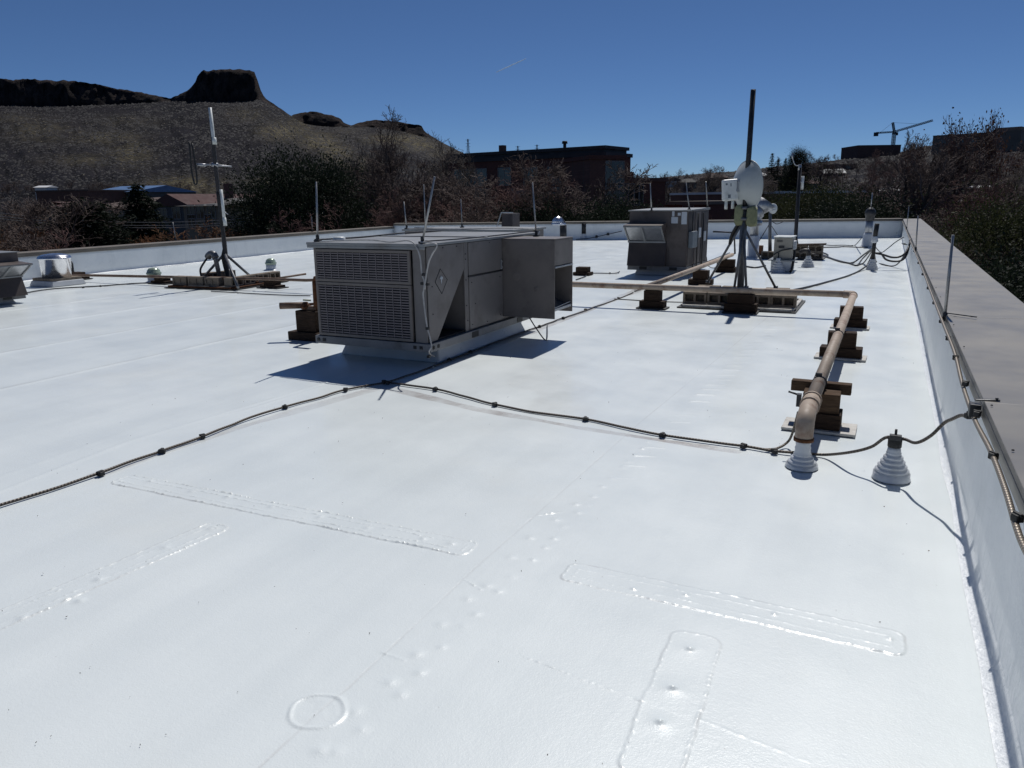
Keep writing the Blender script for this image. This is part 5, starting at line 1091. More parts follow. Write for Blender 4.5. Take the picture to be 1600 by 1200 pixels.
def clumpy(seed, H=10., W_=.42, ncl=90, per=60, ls=.2):
    rs = random.Random(seed); T_ = MB(); C_ = MB(); T_.tube([(0, 0, -.3), (.1, 0, H*.4), (0, .1, H*.8)], [.28, .2, .06], 8, False)
    for i in range(ncl):
        f = rs.random(); z = H*(.1+.88*f); R_ = H*W_*math.sqrt(max(.03, 1-((f-.38)/.66)**2)); a = rs.uniform(0, 6.283); rr = R_*math.sqrt(rs.uniform(.25, 1)); c = Vector((rr*math.cos(a), rr*math.sin(a), z))
        T_.tube([(0, 0, max(.2, z*.72)), c*.6+Vector((0, 0, z*.33)), c], [.07, .04, .01], 3, False); s0 = H*rs.uniform(.05, .11)
        for _ in range(per):
            q = c+Vector((rs.gauss(0, s0), rs.gauss(0, s0), rs.gauss(0, s0*.7))); s = rs.uniform(.5, 1.2)*ls; t = (q-c+Vector((0, 0, s0*.8))).normalized(); t = (t+Vector((rs.gauss(0, .5), rs.gauss(0, .5), rs.gauss(0, .5)))).normalized(); b = t.cross(Vector((rs.gauss(0, 1), rs.gauss(0, 1), rs.gauss(0, 1)))).normalized()
            C_.add([q-t*s, q+b*s*.4, q+t*s, q-b*s*.4], [(0, 1, 2, 3)])
    return T_, C_, None, H
SPEC = {
 'tall': ('bare_tree', lambda: bare(11, 10, .42, (9, 6, 6, 5, 3), .3, .14, .2, .0088), 'bark', 'twig'),
 'tall2': ('bare_tree', lambda: bare(29, 10, .5, (8, 6, 5, 5, 3), .22, .12, .2, .0088), 'bark', 'twigp'),
 'old': ('bare_tree', lambda: bare(71, 10, .6, (8, 6, 5, 5, 3), .22, .1, .5, .0088), 'bark', 'twig'),
 'round': ('bare_tree', lambda: bare(5, 9, .62, (9, 6, 6, 6, 3), .2, .08, .17, .0088), 'bark', 'twigr'),
 'round2': ('bare_tree', lambda: bare(17, 9, .6, (9, 6, 6, 6, 3), .18, .06, .17, .0088), 'bark', 'twig'),
 'bush': ('bare_shrub', lambda: bare(41, 7, .6, (6, 5, 5, 4, 3), .15, .06, .07, .0068, 0, 7), 'bark', 'twigr'),
 'rust': ('bare_shrub', lambda: bare(43, 7, .6, (6, 5, 5, 4, 3), .15, .05, .07, .0068, 0, 6), 'bark', 'twigo'),
 'leafy': ('sparse_leaf_tree', lambda: bare(59, 10, .4, (9, 6, 5, 4), .3, .16, .2, .011, 1), 'bark', 'twigr'),
 'spruce': ('spruce_tree', lambda: conifer(3, 10, .3, 34, 12, .5, True, 2.6, .55), 'bark', 'needle'),
 'slim': ('spruce_tree', lambda: conifer(8, 10, .2, 22, 9, .45, True, 1.4), 'bark', 'needle'),
 'broad': ('evergreen_tree', lambda: conifer(13, 10, .3, 34, 12, .6, True, 2.6, .33), 'bark', 'needle'),
 'pine': ('evergreen_tree', lambda: clumpy(21, 10, .42, 260, 300, .1), 'bark', 'needle'),
 'pineg': ('evergreen_tree', lambda: clumpy(23, 10, .4, 190, 320, .085), 'bark', 'needleg'),
}
PR = {}
def tree(kind, px, D, topy, label, wf=1., group=None, base=None, rot=None, sub=None):
    nm, fn, tm, cm = SPEC[kind]
    p = far(px, topy, D); zb_ = gz(p[0], p[1]) if base is None else base; hgt = p[2]-zb_
    if kind not in PR:
        T_, C_, L_, zm = fn(); t = thing(nm, (0, 0, 0), label, 'tree'); T_.build('trunk', M[tm], t); c = C_.build('crown', M[cm], t)
        if L_: L_.build('leaves', M['leafb'], c)
        PR[kind] = (t, zm)
    else: t = copy_tree(PR[kind][0])
    s = hgt/PR[kind][1]; t.location = (p[0], p[1], zb_); t.scale = (s*wf, s*wf, s); t.rotation_euler = (0, 0, random.uniform(0, 6.28) if rot is None else rot)
    t['label'] = label; t['category'] = 'shrub' if 'shrub' in nm else 'tree'
    if group: t['group'] = group
    elif 'group' in t: del t['group']
    return t
BT = 'bare trees beyond the roof'
# left
tree('round2', 60, 36, 300, 'dense grey bare tree nearest the left edge', 1.4, BT)
tree('round2', 92, 44, 302, 'grey bare tree behind the shiny round exhaust fan', 1.25, BT)
tree('tall2', 20, 60, 298, 'pale bare tree at the left edge below the slope', 1.2, BT)
tree('rust', 8, 36, 338, 'rusty orange shrub at the left edge above the tan coping', 1.2, 'rust coloured shrubs')
tree('broad', 128, 40, 308, 'broad dark evergreen right of the grey bare tree', 1.35, 'dark conifers beyond the left wall')
tree('spruce', 213, 46, 283, 'pointed dark spruce rising highest left of the leaning pole', 1.2, 'dark conifers beyond the left wall', rot=2.)
tree('bush', 165, 34, 352, 'low tangled shrub left of the pointed dark spruce', 1.4, 'low bare shrubs beyond the left wall')
tree('rust', 300, 42, 338, 'rusty shrub left of the leaning pole', 1.5, 'rust coloured shrubs')
tree('rust', 262, 44, 350, 'low rusty shrub at the foot of the pointed spruce', 1.3, 'rust coloured shrubs')
tree('bush', 385, 40, 322, 'bare shrub between the leaning pole and the dark pine', 1.2, 'low bare shrubs beyond the left wall')
tree('spruce', 428, 40, 345, 'small dark conifer at the foot of the broad dark pine', 1.3, 'dark conifers beyond the left wall', rot=1.)
tree('pine', 462, 46, 258, 'broad dark pine behind the big grey unit at the left', .9, 'dark conifers beyond the left wall')
tree('pine', 545, 62, 266, 'dark pine half hidden behind bare branches right of the broad pine', .75, 'dark conifers beyond the left wall')
# middle
tree('tall', 578, 55, 172, 'tallest bare tree with forked limbs against the far mesas', 1.0, BT, rot=.8)
tree('tall2', 520, 60, 212, 'pale bare tree leaning over the dark pine', 1.1, BT)
tree('tall2', 690, 66, 200, 'pale bare tree at the left end of the brick building', .95, BT)
MIDT = [('round', 610, 46, 292, 1.25, 'red twigged tree beneath the tallest bare tree'), ('round2', 640, 46, 268, 1.2, 'dense bare tree right of the tallest bare tree'), ('bush', 560, 44, 312, 1.3, 'bare shrub in front of the half hidden pine'), ('round', 672, 47, 275, 1.2, 'red twigged tree behind the hidden unit'), ('bush', 648, 43, 318, 1.4, 'low bare shrub behind the rods of the hidden unit'),
 ('round2', 722, 44, 262, 1.2, 'bare tree before the left windows of the brick building'), ('round', 762, 46, 282, 1.2, 'red twigged tree before the middle of the brick building'), ('bush', 735, 42, 312, 1.5, 'low bare shrub behind the raised hood'), ('round', 812, 46, 255, 1.15, 'bare red tree rising over the brick wall'), ('round2', 866, 44, 240, 1.15, 'wide bare tree in front of the right windows of the brick building'),
 ('bush', 800, 43, 318, 1.5, 'low bare shrub left of the turbine vent'), ('bush', 905, 46, 318, 1.3, 'low bare shrub right of the turbine vent'), ('bush', 950, 46, 338, 1.1, 'low shrub left of the brown labelled unit')]
for kd, px, D, ty, wf, lb in MIDT: tree(kd, px, D, ty, lb, wf, 'bare red trees before the brick building')
for px, lb in ((842, 'dark evergreen bush low behind the side hood rod'), (985, 'dark evergreen bush beneath the brick wing'), (930, 'dark evergreen bush at the foot of the brick wall')): tree('pine', px, 42, 333, lb, .9, 'dark bushes at the far wall')
# right
tree('tall', 1045, 190, 262, 'small bare tree on the skyline right of the brick building', 1.1, 'bare trees on the right skyline')
tree('round2', 1010, 200, 272, 'low bare tree on the skyline beside the brick wing', 1.3, 'bare trees on the right skyline')
tree('tall2', 1112, 180, 254, 'bare tree on the skyline left of the dish', 1.2, 'bare trees on the right skyline')
tree('round', 1075, 76, 322, 'bare tree behind the brown labelled unit', 1.3, BT); tree('bush', 1125, 60, 330, 'bare shrub between the brown unit and the dish', 1.3, BT)
tree('tall2', 1190, 120, 262, 'pale bare tree just right of the dish', 1., BT)
tree('slim', 1207, 260, 238, 'pointed conifer on the skyline right of the dish', 1.1, 'conifers on the right hillside'); tree('slim', 1216, 270, 248, 'smaller conifer beside the pointed one on the skyline', 1.1, 'conifers on the right hillside')
tree('pine', 1250, 230, 236, 'dark conifer behind the curved antenna', .55, 'conifers on the right hillside'); tree('slim', 1228, 260, 247, 'small conifer left of the curved antenna', 1.2, 'conifers on the right hillside')
tree('tall', 1290, 210, 234, 'twiggy tree on the skyline over the white roofed house', 1.2, 'bare trees on the right skyline')
tree('pineg', 1285, 50, 300, 'green pine right of the far mast', .95, 'green pines beyond the far wall'); tree('pineg', 1230, 54, 312, 'green pine behind the slim pole', .95, 'green pines beyond the far wall'); tree('pine', 1325, 46, 318, 'dark evergreen left of the domed flue', 1.1, 'green pines beyond the far wall')
tree('old', 1375, 60, 205, 'big bare spreading tree behind the domed flue', 1.15, BT, rot=.4); tree('round2', 1340, 70, 280, 'dense bare tree below the dark brick block on the hill', 1.2, BT); tree('round', 1418, 66, 285, 'red twigged tree left of the thick trunk', 1.2, BT)
tree('leafy', 1492, 58, 178, 'thick trunked tree with scattered leaves, left of its pair', .5, 'sparse leaved trees on the right'); tree('leafy', 1548, 66, 170, 'sparse leaved tree rising highest near the right edge', .45, 'sparse leaved trees on the right', rot=2.2); tree('leafy', 1440, 90, 208, 'smaller sparse leaved tree before the tan building corner', .5, 'sparse leaved trees on the right', rot=4.)
tree('old', 1482, 44, 215, 'thick dark trunked bare tree just beyond the end of the coping', 1.1, BT, rot=2.6); tree('round', 1530, 48, 268, 'red twigged tree beyond the grey coping', 1.2, BT); tree('tall2', 1600, 60, 232, 'pale bare tree at the right edge', 1.2, BT)
tree('round2', 1560, 38, 320, 'tangled bare tree below the right edge', 1.3, 'shrubs below the right wall')
tree('pineg', 1612, 30, 318, 'green pine at the right edge of the picture', 1.05, 'green pines beyond the right wall'); tree('round2', 1580, 30, 372, 'tangled grey tree under the outer coping edge', 1.5, 'shrubs below the right wall'); tree('pine', 1640, 20, 430, 'dark juniper lowest at the right edge', 1.3, 'green pines beyond the right wall')


# far wood on the right hillside: one mass
def woodmass(name, label, N, pxr, yr, hr, cm, seed, kinds):
    rs = random.Random(seed); vs = []; fs = []; o_ = 0
    src = []
    for kd in kinds:
        T_, C_, _, zm = bare(kd, 8, .6, (7, 5, 5, 3), .2, .1, .12, .018); v = np.array(T_.v+C_.v); f = [tuple(q) for q in T_.f]+[tuple(i+len(T_.v) for i in q) for q in C_.f]; src.append((v/zm, np.array(f)))
    V_ = []; F_ = []; off = 0
    for k in range(N):
        px = rs.uniform(*pxr); y = rs.uniform(*yr(px)); p, D = hit(px, y)
        v, f = src[rs.randrange(len(src))]; h = rs.uniform(*hr); a = rs.uniform(0, 6.28); ca, sa = math.cos(a), math.sin(a)
        w = np.stack([(v[:, 0]*ca-v[:, 1]*sa)*h*1.15+p[0], (v[:, 0]*sa+v[:, 1]*ca)*h*1.15+p[1], v[:, 2]*h+gz(p[0], p[1])-.2], -1)
        V_.append(w); F_.append(f+off); off += len(v)
    V_ = np.concatenate(V_); F_ = np.concatenate(F_)
    me = bpy.data.meshes.new(name); me.vertices.add(len(V_)); me.vertices.foreach_set('co', V_.ravel()); me.loops.add(F_.size); me.loops.foreach_set('vertex_index', F_.ravel().astype(np.int32)); me.polygons.add(len(F_)); me.polygons.foreach_set('loop_start', np.arange(0, F_.size, F_.shape[1], dtype=np.int32)); me.polygons.foreach_set('loop_total', np.full(len(F_), F_.shape[1], np.int32)); me.update(); me.materials.append(M[cm])
    o = bpy.data.objects.new(name, me); COL.objects.link(o); tag(o, label, 'wood', kind='stuff')
ysk = lambda px: float(np.interp(px, SK[:, 0], SK[:, 1]))
woodmass('hillside_wood', 'bare wood covering the right hillside', 80, (985, 1700), lambda px: (ysk(px)+3, 318), (5, 9), 'twig', 5, (101, 102, 103))
woodmass('hillside_wood', 'reddish bare trees scattered over the right hillside', 55, (1160, 1700), lambda px: (ysk(px)+6, 315), (6, 10), 'twigr', 6, (104, 105))
woodmass('valley_thicket', 'bare thicket at the foot of the left slope', 60, (-60, 560), lambda px: (303, 312), (4, 7), 'twig', 7, (106, 107))
# ------------------------------------------------------------------ buildings beyond
def brick(name, a, b, sc=1.):
    n = NB(name); co = n.co('Object')
    w = n.ramp(n.noise(.5, 5, .6, co), [(.3, .75), (.7, 1.15)])
    sp = n.n('SeparateXYZ'); n.l(co, sp.inputs[0]); cb = n.n('CombineXYZ'); n.l(n.math('ADD', sp.outputs[0], sp.outputs[1]), cb.inputs[0]); n.l(sp.outputs[2], cb.inputs[1])
    br = n.n('TexBrick'); br.inputs['Scale'].default_value = 2.2*sc; br.inputs['Color1'].default_value = a+(1,); br.inputs['Color2'].default_value = b+(1,); br.inputs['Mortar'].default_value = (.09, .075, .065, 1); br.inputs['Mortar Size'].default_value = .012; n.l(cb.outputs[0], br.inputs['Vector'])
    return n.fin(n.mix(1., br.outputs[0], w, 'MULTIPLY'), .9, 0, None, .2)
M['brick'] = brick('red_brick', (.13, .054, .043), (.1, .043, .036)); M['brickd'] = brick('dark_brick', (.145, .075, .06), (.11, .06, .05))
M['tan'] = pm('tan_wall', (.21, .175, .135), (.165, .14, .105), .4, .9); M['tanc'] = pm('tan_concrete', (.18, .148, .12), (.135, .11, .09), .2, .9)
M['blueg'] = pm('blue_grey_siding', (.075, .085, .095), (.055, .062, .07), .4, .85); M['roofb'] = pm('brown_shingle', (.105, .07, .058), (.075, .05, .042), 1.2, .95); M['roofr'] = pm('red_shingle', (.085, .04, .037), (.06, .03, .028), 1, .95); M['roofg'] = pm('grey_shingle', (.1, .095, .09), (.07, .066, .062), 1, .95)
M['darkm'] = pm('dark_fascia', (.028, .027, .03), (.018, .018, .02), .6, .7); M['wroof'] = pm('white_flat_roof', (.6, .6, .6), (.45, .45, .46), .3, .7); M['bluer'] = pm('blue_metal_roof', (.1, .19, .36), (.06, .12, .24), .6, .45); M['glass'] = pm('dark_window', (.03, .035, .042), (.012, .014, .018), .6, .1, 0, 0, 30, .004, .6); M['frame'] = pm('window_frame', (.2, .19, .19), None, 3, .6); M['blind'] = pm('pale_blind', (.35, .33, .3), None, 3, .8)
M['whitep'] = pm('white_paint', (.6, .6, .58), None, 1, .7)

class Fr:   # local frame of a facade: origin, along, inward
    def __init__(s, p0, p1):
        s.o = np.array(p0[:2]); e = np.array(p1[:2])-s.o; s.L = float(np.linalg.norm(e)); s.e = e/s.L; n_ = np.array([-s.e[1], s.e[0]]); s.n = n_ if n_ @ s.o > 0 else -n_
    def P(s, u, d, z): q = s.o+s.e*u+s.n*d; return (q[0], q[1], z)
def fbox(mb, F, u0, u1, d0, d1, z0, z1): return mb.hexa([F.P(u0, d0, z0), F.P(u1, d0, z0), F.P(u1, d1, z0), F.P(u0, d1, z0), F.P(u0, d0, z1), F.P(u1, d0, z1), F.P(u1, d1, z1), F.P(u0, d1, z1)])
def window(F, par, u, z, w, h, d=0., pm_='glass', bars=1):
    f = MB(); t = .07
    for a, b, c, e in ((u-w/2, u+w/2, z-h/2, z-h/2+t), (u-w/2, u+w/2, z+h/2-t, z+h/2), (u-w/2, u-w/2+t, z-h/2+t, z+h/2-t), (u+w/2-t, u+w/2, z-h/2+t, z+h/2-t)): fbox(f, F, a, b, d-.06, d-.004, c, e)
    for k in range(bars): x = u-w/2+w*(k+1)/(bars+1); fbox(f, F, x-.03, x+.03, d-.05, d-.004, z-h/2+t, z+h/2-t)
    o = f.build('window', M['frame'], par)
    g_ = MB(); fbox(g_, F, u-w/2+t, u+w/2-t, d-.03, d-.003, z-h/2+t, z+h/2-t); g_.build('pane', M[pm_], o)
def building(name, label, px0, D0, px1, D1, ytop, depth, wm, roof='flat', rm='roofg', yroof=None, over=.4, wins=(), base=None, cat='building', group=None, chim=None):
    ym = ytop if hasattr(ytop, '__len__') else (ytop, ytop)
    p0 = far(px0, ym[0], D0); p1 = far(px1, ym[1], D1); zt = max(p0[2], p1[2]); F = Fr(p0, p1); zb = (min(gz(*p0[:2]), gz(*p1[:2]), gz(*F.P(F.L, depth, 0)[:2]), gz(*F.P(0, depth, 0)[:2]))-.5) if base is None else base
    t = thing(name, (*F.P(F.L/2, depth/2, 0)[:2], zb), label, cat, group)
    w = MB(); fbox(w, F, 0, F.L, 0, depth, zb, zt); wl_ = w.build('wall', M[wm], t)
    r_ = MB(); L = F.L
    if roof == 'flat': fbox(r_, F, -.15, L+.15, -.15, depth+.15, zt+.003, zt+.35)
    else:
        Dm = (D0+D1)/2; zr = far((px0+px1)/2, yroof, Dm+depth/2)[2] if yroof is not None else zt+depth*.25
        a, b, c, d_ = F.P(-over, -over, zt), F.P(L+over, -over, zt), F.P(L+over, depth+over, zt), F.P(-over, depth+over, zt); k = depth*.45 if roof == 'hip' else -over
        e, f = F.P(k, depth/2, zr), F.P(L-k, depth/2, zr)
        if roof == 'side': e, f = F.P(L/2, -over, zr), F.P(L/2, depth+over, zr); fs = [(0, 4, 5, 3), (1, 2, 5, 4), (0, 1, 4), (2, 3, 5), (0, 3, 2, 1)]
        else: fs = [(0, 1, 5, 4), (2, 3, 4, 5), (1, 2, 5), (3, 0, 4), (0, 3, 2, 1)]
        r_.add([a, b, c, d_, e, f], fs)
        if roof == 'side': g_ = MB(); g_.add([F.P(0, -.02, zt), F.P(L, -.02, zt), F.P(L/2, -.02, zr-.25), F.P(0, .1, zt), F.P(L, .1, zt), F.P(L/2, .1, zr-.25)], [(0, 1, 2), (5, 4, 3), (0, 2, 5, 3), (1, 4, 5, 2)]); g_.build('gable_end', M[wm], t)
    ro = r_.build('roof', M[rm], t)
    if chim: c = MB(); fbox(c, F, L*chim-.35, L*chim+.35, depth*.45, depth*.45+.7, zt, (zr if roof != 'flat' else zt)+1.1); c.build('chimney', M['brickd'], ro)
    for (u, y, w_, h_, *rest) in wins:
        z = far(px0+(px1-px0)*u, y, D0+(D1-D0)*u)[2]; window(F, t, u*L, z, w_, h_, 0., *(rest or ()))
    return t, F, zb, zt

# red brick building in the middle
yb1 = 252
t, F, zb, zt = building('brick_building', 'long red brick building with a dark fascia roof behind the bare trees', 690, 86, 946, 74, (256, 248), 5, 'brick', 'flat', 'darkm',
    wins=[(.13, 278, 1.7, 1.8), (.2, 278, 1.7, 1.8), (.27, 277, 1.5, 1.8), (.42, 276, 1.7, 1.8), (.58, 276, 1.7, 1.8), (.72, 275, 1.7, 1.8), (.9, 273, 1.9, 2., 'blind'), (.13, 308, 1.7, 1.8), (.27, 308, 1.7, 1.8), (.5, 308, 1.7, 1.8, 'blind'), (.72, 307, 1.7, 1.8), (.9, 307, 1.9, 1.9, 'blind')], base=GZ-.3)
zf = float(far(944, 233, 75)[2]); m = MB(); fbox(m, F, .6, F.L-.3, .25, 4.7, zt+.36, zf); m.build('attic_storey', M['darkm'], t)
m = MB(); fbox(m, F, .4, F.L-.1, .1, 4.9, zf+.003, zf+.3); m.build('roof_cap', M['darkm'], t)
c_ = MB(); u_ = F.L*(772-690)/256.; fbox(c_, F, u_-.2, u_+.35, 2, 2.6, zf+.31, zf+1.05); c_.build('chimney', M['brickd'], t)
c_ = MB(); q = F.P(F.L*.7, 2.5, 0); c_.cyl(q, .16, zf+.31, zf+.85, 12).cyl(q, .3, zf+.85, zf+1.1, 12, .24); c_.build('roof_vent', M['darkm'], t)
t2, F2, _, zt2 = building('brick_building', 'stepped red brick end block with tall windows right of the dark fascia', 922, 70.5, 976, 71.5, (250, 249), 14, 'brickd', 'flat', 'brick', base=GZ-.3, wins=[(.72, 271, 1.9, 2.2, 'glass', 3), (.72, 305, 1.9, 2.2, 'glass', 3)])
t3, F3, _, zt3 = building('brick_building', 'low red brick wing stepping down at the right', 976.5, 73, 1040, 74.5, (284, 284), 10, 'brick', 'flat', 'brickd', base=GZ-.3, wins=[(.15, 304, 1.8, 2., 'glass', 2), (.34, 304, 1., 2., 'glass', 1)])
m = MB(); fbox(m, F3, .05, 1.1, .3, 6, zt3+.36, zt3+.9); m.build('stair_head', M['brick'], t3)
# left side houses
building('house', 'brown hip roofed house behind the broad dark evergreen', 128, 92, 240, 86, (325, 326), 12, 'tan', 'hip', 'roofb', 309, .6, [(.65, 332, 1.4, 1.3), (.85, 332, 1.3, 1.3), (.3, 333, 1.4, 1.3)], GZ-.3, 'house')
building('house', 'blue grey gabled house with a red roof and brick chimney left of the leaning pole', 241, 84, 296, 82, (322, 322), 13, 'blueg', 'side', 'roofr', 304, .5, [(.62, 333, 1.2, 1.3), (.25, 334, 1.1, 1.2)], GZ-.3, 'house', None, .93)
building('apartment_house', 'tan flat fronted apartment house behind the leaning pole', 286, 78, 345, 76, (322, 322), 12, 'tan', 'hip', 'roofg', 313, .6, [(.2, 331, 1.1, 1.4), (.45, 331, 1.1, 1.4), (.75, 331, 1.1, 1.4), (.2, 346, 1.1, 1.4), (.65, 346, 1.1, 1.4)], GZ-.3)
building('apartment_house', 'long tan apartment house with a grey roof left of the dark pine', 346, 82, 424, 84, (321, 321), 12, 'tan', 'hip', 'roofg', 309, .6, [(.2, 331, 1.2, 1.4), (.42, 330, 1.2, 1.4), (.6, 330, 1.2, 1.4), (.85, 331, 1.2, 1.4), (.3, 346, 1.2, 1.4)], GZ-.3)
building('warehouse', 'dark brown low building below the slope left of the spruces', 56, 190, 138, 185, (300, 299), 14, 'brickd', 'flat', 'roofb', base=None)
building('warehouse', 'long low building with a bright blue metal roof below the slope', 138, 200, 206, 195, (301, 301), 22, 'blueg', 'gable', 'bluer', 291, .6)
building('shed', 'small pale shed on the slope above the dark brown building', 54, 250, 72, 250, (293, 293), 6, 'whitep', 'gable', 'wroof', 290, .4, cat='shed')
building('house', 'dark house with a maroon roof half hidden behind the left spruce', 70, 110, 132, 112, (324, 324), 10, 'blueg', 'hip', 'roofr', 315, .5, [(.4, 331, 1.3, 1.2)], GZ-.3, 'house')
# right
building('flat_roofed_building', 'long building with a pale flat roof behind the dish', 1048, 135, 1152, 118, (305, 307), 26, 'brickd', 'flat', 'wroof', None, .3, [(.3, 319, 1.6, 1.4), (.6, 319, 1.6, 1.4)], GZ-.3)
building('brick_building', 'low red brick building behind the brown labelled unit', 1038, 84, 1108, 80, (320, 320), 10, 'brick', 'flat', 'tanc', None, .3, [(.55, 331, 1.4, 1.3)], GZ-.3)
building('flat_roofed_building', 'grey roofed low building behind the domed flue', 1372, 80, 1442, 74, (319, 320), 12, 'tanc', 'gable', 'roofg', 313, .5, [(.5, 327, 1.3, 1.2)], GZ-.3)
def hillhouse(label, px, ybase, w, yh, depth, wm, roof, rm, yr, cat='house', wins=()):
    p, D = hit(px, ybase, 60, 700); return building('house' if cat == 'house' else 'hillside_building', label, px-w/2, D, px+w/2, D-1, (yh, yh), depth, wm, roof, rm, yr, .4, wins, None, cat)
hillhouse('white roofed house low on the right hillside', 1303, 276, 36, 271, 9, 'blueg', 'gable', 'whitep', 264)
hillhouse('dark red building below the skyline right of the far mast', 1318, 266, 40, 258, 10, 'brickd', 'flat', 'roofr', None, 'building', [(.3, 261, 2, 1.5), (.7, 261, 2, 1.5)])
hillhouse('brown house on the skyline left of the dish', 1118, 288, 40, 278, 10, 'brickd', 'hip', 'roofb', 270, 'house', [(.3, 283, 1.5, 1.4), (.7, 283, 1.5, 1.4)])
hillhouse('grey brown house left of the skyline house by the dish', 1078, 294, 34, 285, 9, 'tanc', 'hip', 'roofg', 279, 'house', [(.5, 290, 1.6, 1.4)])
hillhouse('small house with a dark roof on the skyline right of the brick wing', 1030, 293, 26, 287, 8, 'blueg', 'side', 'roofg', 281, 'house', [(.5, 290, 1.4, 1.2)])
hillhouse('reddish apartment block on the hillside right of the dish', 1228, 296, 40, 277, 10, 'brickd', 'flat', 'roofr', None, 'building', [(.2, 281, 1.5, 1.5), (.5, 281, 1.5, 1.5), (.8, 281, 1.5, 1.5), (.2, 289, 1.5, 1.5), (.5, 289, 1.5, 1.5), (.8, 289, 1.5, 1.5)])
hillhouse('pale house half hidden in the trees left of the thick trunk', 1395, 304, 26, 298, 8, 'whitep', 'hip', 'wroof', 293)
hillhouse('pale low house right of the thick trunk', 1540, 300, 34, 294, 8, 'tanc', 'gable', 'wroof', 290)
hillhouse('white walled house lower on the slope beside the thick trunk', 1448, 316, 26, 306, 8, 'whitep', 'gable', 'roofg', 300)
hillhouse('brown house high on the slope behind the sparse leaved trees', 1515, 274, 34, 264, 9, 'brickd', 'hip', 'roofb', 257)
building('hilltop_building', 'dark brick block on the hilltop under the crane', 1341, 500, 1408, 500, (229, 227), 25, 'brickd', 'flat', 'darkm')
t, F, zb, zt = building('hilltop_building', 'large tan concrete building along the hilltop at the right', 1458, 430, 1596, 400, (213, 206), 40, 'tanc', 'flat', 'tanc', wins=[(.12, 222, 4, 2.4, 'glass', 3), (.3, 220, 6, 2.4, 'glass', 3), (.5, 219, 6, 2.4, 'glass', 3), (.72, 217, 6, 2.4, 'glass', 3), (.12, 238, 4, 2.4, 'glass', 3), (.5, 236, 6, 2.4, 'glass', 3)])
m = MB(); fbox(m, F, F.L*.68, F.L*.97, 4, 25, zt+.36, zt+2.4); m.build('roof_storey', M['tanc'], t)
building('hilltop_building', 'lower brown annex right of the large hilltop building', 1597, 405, 1690, 400, (226, 226), 30, 'brickd', 'flat', 'tanc')

hillhouse('cream house between the brick wing and the skyline house', 1052, 292, 30, 283, 9, 'whitep', 'side', 'roofb', 277, 'house', [(.5, 287, 1.5, 1.4)])
hillhouse('long brown row of flats across the slope left of the dish', 1098, 297, 60, 288, 9, 'brickd', 'flat', 'roofg', None, 'building', [(.12, 291, 1.5, 1.5), (.3, 291, 1.5, 1.5), (.5, 291, 1.5, 1.5), (.7, 291, 1.5, 1.5), (.88, 291, 1.5, 1.5)])
hillhouse('grey house with a pale roof high on the slope left of the curved antenna', 1190, 282, 30, 275, 9, 'blueg', 'hip', 'wroof', 269)
hillhouse('tan house lower on the slope right of the far mast', 1268, 296, 32, 287, 9, 'tan', 'hip', 'roofr', 280, 'house', [(.3, 291, 1.4, 1.4), (.7, 291, 1.4, 1.4)])
hillhouse('small white house in the trees left of the domed flue', 1345, 306, 24, 299, 8, 'whitep', 'side', 'roofg', 293)
# tower crane
def lattice(mb, a, b, w, n, r, up=(0, 0, 1), tri=False):
    a = Vector(a); b = Vector(b); t = (b-a).normalized(); s = t.cross(Vector(up)); s = (s if s.length > .1 else t.orthogonal()).normalized(); u = s.cross(t)
    cs = [(-1, -1), (1, -1), (1, 1), (-1, 1)] if not tri else [(-1, -.6), (1, -.6), (0, 1)]
    ps = [[a.lerp(b, i/n)+(s*c[0]+u*c[1])*(w/2) for i in range(n+1)] for c in cs]
    for p in ps: mb.bar(p[0], p[-1], r*1.5)
    for i in range(n):
        for k in range(len(cs)): mb.bar(ps[k][i], ps[(k+1) % len(cs)][i+1], r); mb.bar(ps[k][i+1], ps[(k+1) % len(cs)][i+1], r)
DC = 640; fc = lambda x, y: Vector(far(x, y, DC)); b0 = fc(1392, 260); b0.z = gz(b0.x, b0.y)
CR = thing('tower_crane', b0, 'tower crane with a long sloping jib on the right skyline', 'crane')
top_ = fc(1393, 208); m = MB(); lattice(m, b0, (b0.x, b0.y, top_.z), 2.0, 18, .22); m.build('tower', M['darkm'], CR)
ctr = Vector((b0.x, b0.y, top_.z+.6)); je = fc(1457, 188.5); m = MB(); lattice(m, ctr+Vector((0, 0, .3)), je, 1.7, 22, .2, (0, 0, 1), True); m.build('jib', M['darkm'], CR)
ce = fc(1369, 208); m = MB(); lattice(m, ctr+Vector((0, 0, .2)), ce, 1.3, 8, .2, (0, 0, 1), True); cj = m.build('counter_jib', M['darkm'], CR)
MB().cbox(ce+Vector((0, 0, -.9)), (3.4, 3, 2.8)).build('counterweight', M['darkm'], cj)
ap = fc(1395, 191.5); m = MB(); lattice(m, ctr, ap, 1.2, 6, .2); m.cbox(ctr+Vector((0, 0, -.6)), (3, 3, 1.2)); m.build('tower_head', M['darkm'], CR)
MB().tube([ap, ctr.lerp(je, .62)+Vector((0, 0, .9))], .1, 4).tube([ap, ctr.lerp(ce, .8)], .1, 4).split('tie_bar', M['darkm'], CR)
MB().cbox(ctr+Vector(RT*2.2)+Vector((0, 0, -1.2)), (1.8, 1.8, 2.2)).build('cab', M['darkm'], CR)
